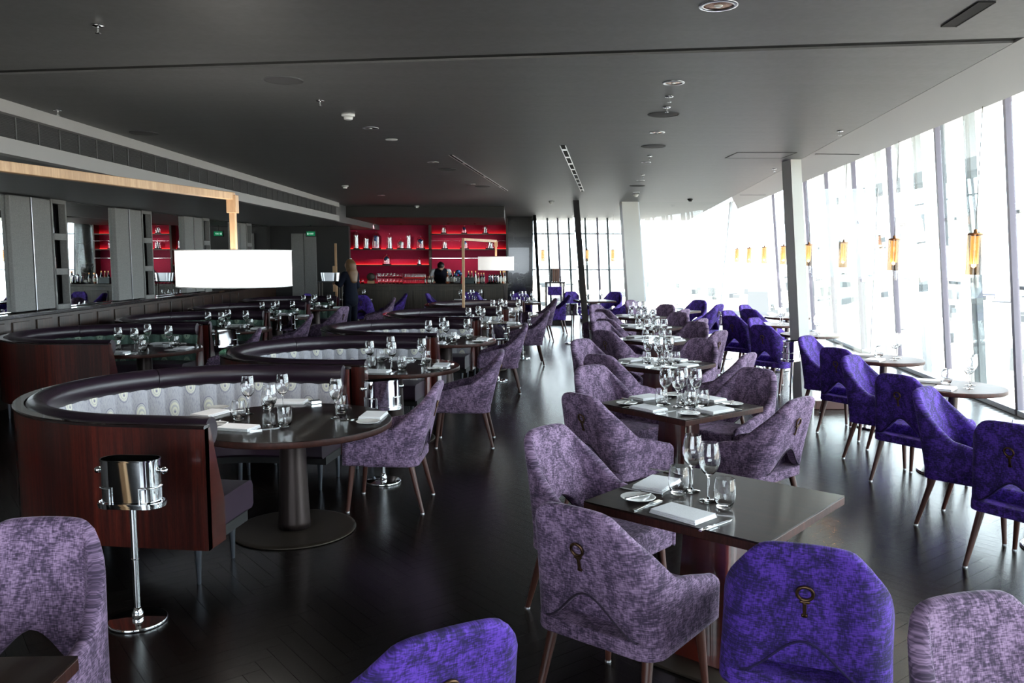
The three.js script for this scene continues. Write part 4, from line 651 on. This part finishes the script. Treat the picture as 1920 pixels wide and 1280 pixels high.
  { const b = thing('wooden_barrel', 'small wooden spirit barrel on a stand on the bar', 'barrel', cx(696), CTOP, ZC - 0.4); mesh('staves', lathe([[0, -0.11], [0.085, -0.11], [0.1, -0.05], [0.104, 0], [0.1, 0.05], [0.085, 0.11], [0, 0.11]], 24).rotateX(Math.PI / 2).translate(0, 0.17, 0), M.barWood, b); mesh('hoop', new THREE.TorusGeometry(0.1, 0.006, 6, 28).translate(0, 0.17, 0.06), M.bronze, b); mesh('hoop', new THREE.TorusGeometry(0.09, 0.006, 6, 28).translate(0, 0.17, 0.1), M.bronze, b); mesh('cradle', merge(box(0.18, 0.07, 0.03, 0, 0.035, 0.07), box(0.18, 0.07, 0.03, 0, 0.035, -0.07)), M.paleWood, b); }
  { const b = thing('coffee_machine', 'blue glass ornament machine on the bar beside the green box', 'machine', cx(859), CTOP, ZC - 0.45); mesh('body', box(0.16, 0.2, 0.16, 0, 0.1, 0, 0.02), M.blackGloss, b); const g = []; for (let k = 0; k < 7; k++) g.push(clean(new THREE.IcosahedronGeometry(0.05, 1).translate(Math.sin(k) * 0.06, 0.27 + 0.04 * Math.cos(k * 2), Math.cos(k) * 0.05))); mesh('blue_globes', merge(g), M.blueThing, b); mesh('spout', merge(cyl(0.01, 0.01, 0.08, -0.05, 0.1, 0.1), cyl(0.01, 0.01, 0.08, 0.05, 0.1, 0.1)), M.chrome, b); }
  { const b = thing('till', 'dark green box till on the bar', 'till', cx(878), CTOP, ZC - 0.32); mesh('box', box(0.3, 0.16, 0.2, 0, 0.08, 0, 0.01), std({ color: lin(0.015, 0.03, 0.028), roughness: 0.4 }), b); mesh('tap', merge(cyl(0.012, 0.012, 0.22, 0.2, 0.11, 0.02), cyl(0.01, 0.01, 0.08, 0.2, 0.21, 0.05).rotateX(0.0)), M.chrome, b); }
  { const b = thing('serving_tray', 'black round tray carrying steel shakers on the bar', 'tray', cx(925), CTOP, ZC - 0.22); mesh('disc', lathe([[0, 0], [0.16, 0], [0.17, 0.03], [0.165, 0.03], [0.155, 0.008], [0, 0.008]], 32), M.blackGloss, b); }
  [[918, 0.0], [923, 0.05], [928, -0.02], [933, 0.04]].forEach(([px, dz]) => { const o = thing('cocktail_shaker', 'tall steel cocktail shaker standing on the black tray', 'shaker', cx(px), CTOP + 0.0085, ZC - 0.22 + dz, 0, 'shakers on the black tray'); mesh('cup', lathe([[0, 0], [0.027, 0], [0.036, 0.17], [0.034, 0.17], [0, 0.168]], 20), M.chrome, o); mesh('lid', lathe([[0, 0.17], [0.035, 0.17], [0.03, 0.2], [0.016, 0.215], [0.016, 0.235], [0, 0.24]], 20), M.chrome, o); });
}
{ // steel tub on its trolley, pale lamp post by the bar, exit sign, menu station
  let x = -4.02;
  const tr = thing('service_trolley', 'black service trolley under the steel tub beside the woman', 'trolley', x, 0, -18.42); mesh('trolley_top', box(0.5, 0.03, 0.36, 0, 1.19, 0, 0.006), M.blackGloss, tr); mesh('trolley_shelf', box(0.48, 0.02, 0.34, 0, 0.25, 0), M.blackGloss, tr); for (const s of [-1, 1]) for (const q of [-1, 1]) mesh('post', cyl(0.012, 0.012, 1.19, s * 0.22, 0.595, q * 0.15, 10), M.bronze, tr);
  const tb = thing('steel_tub', 'oval hammered steel ice tub beside the woman', 'tub', x, 1.2055, -18.42); mesh('tub_wall', (() => { const g = stadium(0.42, 0.26, 0, 0.18, 0.006); const p = g.attributes.position; for (let i = 0; i < p.count; i++) { const k = 1 - 0.12 * (1 - p.getY(i) / 0.18); p.setX(i, p.getX(i) * k); p.setZ(i, p.getZ(i) * k); } return g; })(), M.brushed, tb); mesh('tub_floor', stadium(0.36, 0.22, 0.002, 0.01), M.brushed, tb); { const r = rng(4), g = []; for (let k = 0; k < 14; k++) g.push(box(0.05, 0.04, 0.05, (r() - 0.5) * 0.26, 0.1 + r() * 0.05, (r() - 0.5) * 0.13, 0.008)); mesh('ice', merge(g), M.pane, tb).userData = { kind: 'stuff' }; }
  [x] = atZ(630, 500, -20.2); const ps = thing('lamp_post', 'slim pale wooden post with a square socket beside the bar end', 'post', x, 0, -20.2); mesh('post', box(0.05, 2.05, 0.05, 0, 1.03, 0, 0.004), M.paleWood, ps); mesh('socket', box(0.09, 0.62, 0.09, -0.03, 1.2, 0.0, 0.004), M.paleWood, ps); mesh('base', box(0.24, 0.02, 0.24, 0, 0.01, 0), M.bronze, ps);
  const cv = document.createElement('canvas'); cv.width = 128; cv.height = 64; const c = cv.getContext('2d'); c.fillStyle = '#0c7a4c'; c.fillRect(0, 0, 128, 64); c.fillStyle = '#e8fff4'; c.font = 'bold 30px sans-serif'; c.fillText('EXIT', 44, 43); c.fillRect(12, 18, 18, 30); const tx = new THREE.CanvasTexture(cv); tx.colorSpace = THREE.SRGBColorSpace;
  const [ex, ey] = atZ(583, 438, -19.8); const sg = thing('exit_sign', 'small green lit exit sign hanging in the dark corridor', 'sign', ex, ey, -19.8); mesh('housing', box(0.24, 0.14, 0.04, 0, 0, 0, 0.004), M.dark, sg); mesh('sign_face', new THREE.PlaneGeometry(0.2, 0.1).translate(0, 0, 0.0215), std({ map: tx, emissiveMap: tx, emissive: 0xffffff, emissiveIntensity: 0.5 }), sg); mesh('hanger', cyl(0.006, 0.006, 0.5, 0, 0.3, 0, 8), M.dark, sg);
  const [mx] = atZ(1040, 560, -21.9); const st = thing('menu_station', 'dark open waiter station on the low plinth in the bay', 'station', mx, 0.121, -21.9); mesh('top', box(0.52, 0.04, 0.4, 0, 0.94, 0, 0.005), M.darkLacquer, st); mesh('shelf', box(0.5, 0.03, 0.38, 0, 0.08, 0), M.darkLacquer, st); for (const s of [-1, 1]) for (const q of [-1, 1]) mesh('leg', box(0.035, 0.94, 0.035, s * 0.23, 0.47, q * 0.17), M.darkLacquer, st); mesh('violet_tray', box(0.36, 0.22, 0.3, 0, 0.72, 0, 0.01), M.violet, st);
  for (let k = 0; k < 4; k++) single('menu_folder', box(0.05, 0.34, 0.26, 0, 0.17, 0, 0.006), k === 0 ? M.dark : M.brownBook, 'tall leather menu folder standing on the waiter station', 'menu', 'menus on the waiter station', mx - 0.1 + k * 0.062, 1.082, -21.9);
  // bottles in the wall niches
  const bg = lathe([[0, 0], [0.034, 0], [0.037, 0.006], [0.037, 0.17], [0.03, 0.2], [0.0145, 0.23], [0.0135, 0.29], [0, 0.292]], 16);
  for (let k = 0; k < 2; k++) for (let i = 0; i < 3; i++) { const nz = -9.68 - k * 2.57 - 1.04 + 0.08; const o = thing('niche_bottle', `spirit bottle in the ${['bottom', 'middle', 'top'][i]} niche ${k ? 'beside the mirrored crimson shelves' : 'between grey wall panels'}`, 'bottle', X_WALL - 0.05, 1.135 + i * 0.443 + (i ? 0.0155 : 0.001), nz); mesh('glass_body', bg, [M.bottleGreen, M.bottleAmber][(i + k) % 2], o); mesh('cap', cyl(0.016, 0.016, 0.03, 0, 0.3, 0, 12), M.copper, o); o.scale.setScalar(0.85); }
}
// ---------------------------------------------------------------- ceiling fittings (each hangs from the ceiling where it is seen)
{
  const cfix = (px, py, low) => at(px, py, low ?? CEIL);
  const down = (px, py, r, mat, label, g) => { const [x, z] = cfix(px, py), t = thing('downlight', label, 'downlight', x, CEIL, z, 0, g); mesh('trim_ring', lathe([[r * 0.78, 0.0], [r * 0.8, -0.006], [r, -0.004], [r, 0.0]], 32), M.brushed, t); mesh('reflector', lathe([[r * 0.8, -0.001], [r * 0.6, -0.0015], [r * 0.45, -0.002], [0, -0.0025]], 28), mat, t); mesh('lamp', new THREE.SphereGeometry(r * 0.25, 12, 8).translate(0, -0.002, 0).scale(1, 0.4, 1), M.china, t); return t; };
  { const [x, z] = at(1347, 10, CEIL), t = down(1347, 10, 0.085, M.copper, 'large copper recessed downlight before the ceiling gap'); }
  down(1263, 155, 0.07, M.copper, 'copper recessed downlight just beyond the ceiling gap'); down(1232, 248, 0.07, M.copper, 'copper recessed downlight between two round speakers');
  [[1211, 304], [1201, 338], [1193, 360]].forEach(([a, b]) => down(a, b, 0.06, M.bronzeDark, 'small recessed downlight in the row beyond the speakers', 'downlights beyond the speakers'));
  [[695, 240], [812, 304], [883, 345], [715, 366]].forEach(([a, b]) => down(a, b, 0.07, M.bronzeDark, 'dark bronze recessed downlight over the booths', 'downlights over the booths'));
  const speaker = (px, py, label, g) => { const [x, z] = cfix(px, py), t = thing('ceiling_speaker', label, 'speaker', x, CEIL, z, 0, g); mesh('rim', lathe([[0.112, 0], [0.114, -0.007], [0.122, -0.005], [0.124, 0]], 40), M.speakerGrey, t); mesh('mesh_cover', lathe([[0.113, -0.004], [0, -0.009]], 40), M.speakerGrey, t); };
  speaker(532, 150, 'round grey ceiling speaker beside the ceiling gap over the booths'); speaker(270, 249, 'round grey ceiling speaker beside the air grille'); speaker(1244, 214, 'round grey ceiling speaker just beyond two sprinklers'); speaker(1225, 274, 'round grey ceiling speaker beyond the copper downlight'); [[838, 317], [905, 349]].forEach(([a, b]) => speaker(a, b, 'round grey ceiling speaker beside the thin air slot', 'speakers beside the thin slot')); speaker(1195, 348, 'round grey ceiling speaker far along the window side');
  const detector = (px, py, label, mat = M.white) => { const [x, z] = at(px, py, CEIL - 0.03), t = thing('smoke_detector', label, 'detector', x, CEIL, z); mesh('base', lathe([[0, 0], [0.052, 0], [0.052, -0.02], [0.045, -0.024], [0, -0.024]], 28), mat, t); mesh('chamber', lathe([[0, -0.022], [0.036, -0.022], [0.034, -0.044], [0.024, -0.05], [0, -0.05]], 24), mat, t); };
  detector(653, 220, 'white smoke detector over the near booths'); detector(647, 351, 'white smoke detector beside the end of the air grille'); detector(782, 388, 'white smoke detector just before the bar soffit'); detector(1034, 380, 'white smoke detector above the aisle near the dark post'); detector(1192, 367, 'white smoke detector over the far centre tables'); detector(1294, 376, 'black dome camera on the ceiling by the end window', M.blackGloss);
  { const [x, z] = cfix(734, 261); const t = thing('ceiling_disc', 'plain white round cover on the ceiling over the booths', 'cover', x, CEIL, z); mesh('disc', lathe([[0, 0], [0.058, 0], [0.056, -0.008], [0, -0.01]], 28), M.white, t); mesh('screw', cyl(0.004, 0.004, 0.003, 0, -0.0105, 0, 8), M.brushed, t); }
  const sprinkler = (px, py, label, g) => { const [x, z] = cfix(px, py), t = thing('sprinkler', label, 'sprinkler', x, CEIL, z, 0, g); mesh('rose', lathe([[0, 0], [0.032, 0], [0.026, -0.008], [0.01, -0.01], [0, -0.01]], 20), M.chrome, t); mesh('head', merge(cyl(0.006, 0.006, 0.03, 0, -0.024, 0, 8), lathe([[0, -0.038], [0.014, -0.038], [0.014, -0.041], [0, -0.042]], 16)), M.chrome, t); };
  sprinkler(183, 47, 'chrome ceiling sprinkler before the ceiling gap'); sprinkler(600, 188, 'chrome ceiling sprinkler beyond the speaker over the booths'); sprinkler(108, 206, 'small chrome ceiling sprinkler beside the air grille'); [[1255, 180], [1250, 200]].forEach(([a, b]) => sprinkler(a, b, 'chrome ceiling sprinkler between copper downlight and round speaker', 'sprinklers by the copper downlight')); [[1218, 292], [1205, 327]].forEach(([a, b]) => sprinkler(a, b, 'chrome ceiling sprinkler in the row beyond the speakers', 'sprinklers beyond the speakers')); [[1575, 245], [1452, 316]].forEach(([a, b]) => sprinkler(a, b, 'chrome ceiling sprinkler near the ceiling edge by the glass', 'sprinklers near the ceiling edge'));
  const slot = (a, b, w, label, gaps) => { const [x0, z0] = cfix(...a), [x1, z1] = cfix(...b), L = Math.hypot(x1 - x0, z1 - z0), t = thing('air_slot', label, 'air vent', (x0 + x1) / 2, CEIL - 0.001, (z0 + z1) / 2, faceTo(x1 - x0, z1 - z0)); mesh('slot_opening', box(w, 0.004, L, 0, -0.002, 0), M.black, t); for (const s of [-1, 1]) mesh('slot_edge', box(0.008, 0.007, L, s * (w / 2 + 0.004), -0.0035, 0), M.brushed, t); for (let k = 0; k < gaps; k++) mesh('slot_bridge', box(w, 0.006, 0.12, 0, -0.004, -L / 2 + (k + 0.5) * L / gaps), M.brushed, t); };
  slot([1055, 272], [1092, 358], 0.045, 'slotted linear air vent above the aisle', 9); slot([845, 290], [950, 357], 0.03, 'thin linear air slot over the booths', 3);
  { const [x0, z0] = at(1778, 48, CEIL), [x1, z1] = at(1850, 2, CEIL); const L = Math.hypot(x1 - x0, z1 - z0), t = thing('air_slot', 'wide black linear air slot before the ceiling gap', 'air vent', (x0 + x1) / 2, CEIL - 0.001, (z0 + z1) / 2, faceTo(x1 - x0, z1 - z0)); mesh('slot_opening', box(0.07, 0.006, L, 0, -0.003, 0), M.black, t); mesh('slot_edge', box(0.004, 0.008, L, 0.037, -0.004, 0), M.dark, t); }
  { const [x0, z0] = cfix(1360, 296), [x1] = cfix(1463, 297), t = thing('access_panel', 'flush rectangular access panel in the ceiling by the mirror column', 'panel', (x0 + x1) / 2, CEIL, z0 + 0.25); mesh('panel_frame', merge(box(x1 - x0, 0.004, 0.012, 0, -0.002, 0.25), box(x1 - x0, 0.004, 0.012, 0, -0.002, -0.25), box(0.012, 0.004, 0.5, (x1 - x0) / 2, -0.002, 0), box(0.012, 0.004, 0.5, -(x1 - x0) / 2, -0.002, 0)), M.dark, t); mesh('panel_door', box(x1 - x0 - 0.02, 0.003, 0.48, 0, -0.0015, 0), M.ceiling, t); }
}
// ---------------------------------------------------------------- people
function blob(bones, cx, cy, cz, half, res, k) {              // smooth union of tapered capsules, meshed
  const mc = new MarchingCubes(res, new THREE.MeshBasicMaterial(), false, false, 120000); mc.isolation = 0; const f = mc.field, h = res / 2;
  for (let iz = 0; iz < res; iz++) for (let iy = 0; iy < res; iy++) for (let ix = 0; ix < res; ix++) {
    const x = cx + (ix - h) / h * half, y = cy + (iy - h) / h * half, z = cz + (iz - h) / h * half; let d = 1e3;
    for (const [ax, ay, az, ra, bx, by, bz, rb, sx = 1] of bones) { const ux = bx - ax, uy = by - ay, uz = bz - az, vx = (x - ax), vy = y - ay, vz = z - az, l2 = ux * ux + uy * uy + uz * uz || 1e-9; const t = Math.max(0, Math.min(1, (vx * ux + vy * uy + vz * uz) / l2)); const ex = (vx - ux * t) / sx, ey = vy - uy * t, ez = vz - uz * t; const q = Math.sqrt(ex * ex + ey * ey + ez * ez) - (ra + (rb - ra) * t); const hh = Math.max(0, Math.min(1, 0.5 + 0.5 * (d - q) / k)); d = d * (1 - hh) + q * hh - k * hh * (1 - hh); }
    f[ix + iy * res + iz * res * res] = -d;
  }
  mc.update(); const n = mc.count, p = new Float32Array(n * 3); for (let i = 0; i < n; i++) { p[i * 3] = cx + mc.positionArray[i * 3] * half; p[i * 3 + 1] = cy + mc.positionArray[i * 3 + 1] * half; p[i * 3 + 2] = cz + mc.positionArray[i * 3 + 2] * half; }
  let g = new THREE.BufferGeometry(); g.setAttribute('position', new THREE.BufferAttribute(p, 3)); g = mergeVertices(g, 1e-4); g.computeVertexNormals(); return clean(g);
}
const handBones = (x, y, z, dx, dy, dz, sx, sy, sz, curl) => { // palm at the wrist (x,y,z), along d, spread along s
  const b = [], n = [-(dy * sz - dz * sy), -(dz * sx - dx * sz), -(dx * sy - dy * sx)]; b.push([x, y, z, 0.024, x + dx * 0.07, y + dy * 0.07, z + dz * 0.07, 0.026]); b.push([x + sx * 0.025 + dx * 0.06, y + sy * 0.025 + dy * 0.06, z + sz * 0.025 + dz * 0.06, 0.016, x - sx * 0.025 + dx * 0.06, y - sy * 0.025 + dy * 0.06, z - sz * 0.025 + dz * 0.06, 0.016]);
  [[-0.03, 0.06], [-0.01, 0.075], [0.01, 0.07], [0.03, 0.055]].forEach(([o, l]) => { const p0 = [x + dx * 0.075 + sx * o, y + dy * 0.075 + sy * o, z + dz * 0.075 + sz * o], p1 = [0, 1, 2].map((i) => p0[i] + [dx, dy, dz][i] * l * 0.55 + n[i] * curl * l * 0.2), p2 = [0, 1, 2].map((i) => p1[i] + [dx, dy, dz][i] * l * 0.4 + n[i] * curl * l * 0.5); b.push([...p0, 0.0095, ...p1, 0.0085], [...p1, 0.0085, ...p2, 0.007]); });
  const t0 = [x + dx * 0.025 - sx * 0.025, y + dy * 0.025 - sy * 0.025, z + dz * 0.025 - sz * 0.025], t1 = [0, 1, 2].map((i) => t0[i] + [dx, dy, dz][i] * 0.035 - [sx, sy, sz][i] * 0.03), t2 = [0, 1, 2].map((i) => t1[i] + [dx, dy, dz][i] * 0.03 - [sx, sy, sz][i] * 0.005); b.push([...t0, 0.012, ...t1, 0.0105], [...t1, 0.0105, ...t2, 0.008]); return b;
};
function faceBones(x, y, z, fx, fy, fz) {                     // head around (x,y,z) looking along f: skull, jaw, nose, ears
  const rx = fz, rz = -fx; return [[x - fx * 0.012, y + 0.02, z - fz * 0.012, 0.088, x + fx * 0.012, y + 0.0, z + fz * 0.012, 0.083], [x + fx * 0.03, y - 0.03, z + fz * 0.03, 0.06, x + fx * 0.042, y - 0.072 , z + fz * 0.042, 0.042], [x + fx * 0.09, y + 0.015, z + fz * 0.09, 0.008, x + fx * 0.104, y - 0.018, z + fz * 0.104, 0.012], [x + rx * 0.08, y + 0.01, z + rz * 0.08, 0.014, x + rx * 0.08, y - 0.025, z + rz * 0.08, 0.012], [x - rx * 0.08, y + 0.01, z - rz * 0.08, 0.014, x - rx * 0.08, y - 0.025, z - rz * 0.08, 0.012], [x + fx * 0.085, y - 0.045, z + fz * 0.085, 0.009, x + fx * 0.085, y - 0.048, z + fz * 0.085, 0.009, 1.6]];
}
{ // woman in navy, back turned, reaching to the tub
  const t = thing('person', 'woman with long brown hair in dark navy suit reaching to the tub', 'person', -3.5, 0, -18.0, faceTo(-0.8, -0.6));
  const legs = [-1, 1].flatMap((s) => [[s * 0.085, 0.88, 0, 0.085, s * 0.09, 0.48, 0.01, 0.056], [s * 0.09, 0.48, 0.01, 0.054, s * 0.09, 0.1, -0.01, 0.036], [s * 0.09, 0.05, -0.03, 0.034, s * 0.1, 0.03, 0.12, 0.026]]);
  const torso = [[0, 0.92, 0, 0.12, 0, 1.06, 0, 0.1, 1.2], [0, 1.06, 0, 0.1, 0, 1.3, 0.0, 0.115, 1.25], [-0.14, 1.36, -0.01, 0.05, 0.14, 1.36, -0.01, 0.05], [0, 1.36, 0, 0.055, 0, 1.47, 0.015, 0.045]];
  const armL = [[0.175, 1.35, 0, 0.05, 0.22, 1.14, 0.08, 0.04], [0.22, 1.14, 0.08, 0.04, 0.14, 1.17, 0.3, 0.027]], armR = [[-0.175, 1.35, 0, 0.05, -0.22, 1.1, 0.02, 0.04], [-0.22, 1.1, 0.02, 0.04, -0.15, 1.12, 0.24, 0.027]];
  const body = merge(blob([...legs, ...torso, ...armL, ...armR], 0, 0.84, 0.05, 0.9, 110, 0.03), blob(faceBones(0, 1.555, 0.03, 0, 0, 1), 0, 1.55, 0.03, 0.16, 56, 0.02), blob(handBones(0.14, 1.17, 0.3, -0.3, -0.05, 0.95, 0.95, 0, 0.3, 0.6), 0.12, 1.17, 0.37, 0.15, 60, 0.01), blob(handBones(-0.15, 1.12, 0.24, 0.25, 0, 0.97, 0.97, 0, -0.25, 0.6), -0.13, 1.12, 0.31, 0.15, 60, 0.01));
  mesh('body', body, M.skin, t);
  const grow = (b, d) => b.map((q) => [q[0], q[1], q[2], q[3] + d, q[4], q[5], q[6], q[7] + d, q[8]]);
  mesh('jacket', blob(grow([torso[0], torso[1], torso[2], [0, 0.8, -0.01, 0.13, 0, 1.0, 0, 0.11, 1.25], armL[0], [0.22, 1.14, 0.08, 0.04, 0.155, 1.165, 0.25, 0.03], armR[0], [-0.22, 1.1, 0.02, 0.04, -0.16, 1.115, 0.2, 0.03]], 0.014), 0, 1.1, 0.05, 0.5, 84, 0.03), M.navy, t);
  mesh('trousers', blob(grow([[0, 0.88, 0, 0.11, 0, 0.84, 0, 0.1, 1.2], ...[-1, 1].flatMap((s) => [[s * 0.085, 0.88, 0, 0.085, s * 0.09, 0.48, 0.01, 0.062], [s * 0.09, 0.48, 0.01, 0.062, s * 0.09, 0.1, 0, 0.062]])], 0.014), 0, 0.52, 0, 0.5, 72, 0.025), M.navy, t);
  mesh('shoes', blob([-1, 1].flatMap((s) => [[s * 0.09, 0.045, -0.03, 0.04, s * 0.1, 0.034, 0.13, 0.032]]), 0, 0.08, 0.05, 0.22, 48, 0.01), M.blackGloss, t);
  mesh('hair', blob([[0, 1.6, -0.005, 0.095, 0, 1.56, -0.03, 0.095], [0, 1.56, -0.05, 0.09, 0, 1.4, -0.09, 0.075, 1.2], [0, 1.4, -0.09, 0.075, 0, 1.22, -0.12, 0.05, 1.7], [0.06, 1.54, 0.0, 0.045, 0.075, 1.36, -0.02, 0.04], [-0.06, 1.54, 0.0, 0.045, -0.075, 1.36, -0.02, 0.04]], 0, 1.42, -0.03, 0.32, 76, 0.03), M.hairBrown, t);
  mesh('hair_clip', box(0.05, 0.012, 0.03, 0, 1.695, -0.03, 0.005), M.china, t);
}
{ // bartender leaning over the counter
  const t = thing('person', 'bartender in white shirt and black waistcoat leaning over the bar', 'person', -1.9, 0, -22.32, faceTo(0.06, 1));
  const legs = [-1, 1].flatMap((s) => [[s * 0.1, 0.9, -0.1, 0.09, s * 0.1, 0.5, -0.06, 0.062], [s * 0.1, 0.5, -0.06, 0.06, s * 0.1, 0.08, -0.1, 0.042], [s * 0.1, 0.05, -0.12, 0.038, s * 0.11, 0.035, 0.06, 0.03]]);
  const torso = [[0, 0.96, -0.1, 0.125, 0, 1.12, -0.02, 0.12, 1.25], [0, 1.12, -0.02, 0.12, 0, 1.29, 0.07, 0.13, 1.3], [-0.16, 1.34, 0.06, 0.06, 0.16, 1.34, 0.06, 0.06], [0, 1.36, 0.09, 0.06, 0, 1.43, 0.15, 0.055]];
  const arms = [-1, 1].map((s) => [[s * 0.205, 1.34, 0.06, 0.058, s * 0.265, 1.16, 0.08, 0.046], [s * 0.265, 1.16, 0.08, 0.046, s * 0.21, 1.085, 0.32, 0.03]]);
  const head = faceBones(0, 0, 0, 0, 0, 1), hg = merge(blob(head, 0, 0, 0, 0.16, 56, 0.02)); hg.rotateX(0.55); hg.translate(0, 1.47, 0.2);
  mesh('body', merge(blob([...legs, ...torso, ...arms.flat()], 0, 0.76, 0, 0.85, 104, 0.03), hg, blob(handBones(0.21, 1.085, 0.32, -0.35, -0.1, 0.93, 0.93, 0, 0.35, 0.3), 0.19, 1.08, 0.38, 0.15, 60, 0.01), blob(handBones(-0.21, 1.085, 0.32, 0.35, -0.1, 0.93, 0.93, 0, -0.35, 0.3), -0.19, 1.08, 0.38, 0.15, 60, 0.01)), M.skin, t);
  const grow = (b, d) => b.map((q) => [q[0], q[1], q[2], q[3] + d, q[4], q[5], q[6], q[7] + d, q[8]]);
  mesh('shirt', blob(grow([torso[1], torso[2], [0, 1.35, 0.08, 0.06, 0, 1.39, 0.115, 0.056], ...arms.map((a) => a[0]), ...arms.map((a) => [a[1][0], a[1][1], a[1][2], 0.048, a[1][4] * 1.02, a[1][5] + 0.006, a[1][6] - 0.03, 0.036])], 0.012), 0, 1.22, 0.05, 0.4, 76, 0.03), M.linen, t);
  mesh('waistcoat', blob(grow([torso[0], torso[1], [-0.115, 1.33, 0.06, 0.066, 0.115, 1.33, 0.06, 0.066]], 0.022), 0, 1.15, 0, 0.4, 76, 0.03), M.navy, t);
  mesh('trousers', blob(grow(legs.filter((_, i) => i % 3 < 2), 0.016), 0, 0.5, -0.08, 0.52, 72, 0.02), M.navy, t);
  const hair = blob([[0, 0.03, -0.02, 0.094, 0, 0.045, 0.015, 0.088], [0, -0.02, -0.04, 0.075, 0, 0.0, -0.03, 0.08]], 0, 0.02, 0, 0.16, 52, 0.02); hair.rotateX(0.55); hair.translate(0, 1.472, 0.197); mesh('hair', hair, M.hairBlack, t);
  const beard = blob([[0, -0.058, 0.062, 0.04, 0, -0.085, 0.055, 0.036]], 0, -0.07, 0.06, 0.1, 40, 0.01); beard.rotateX(0.55); beard.translate(0, 1.47, 0.2); mesh('beard', beard, M.hairBlack, t);
}
renderer.render(scene, camera);
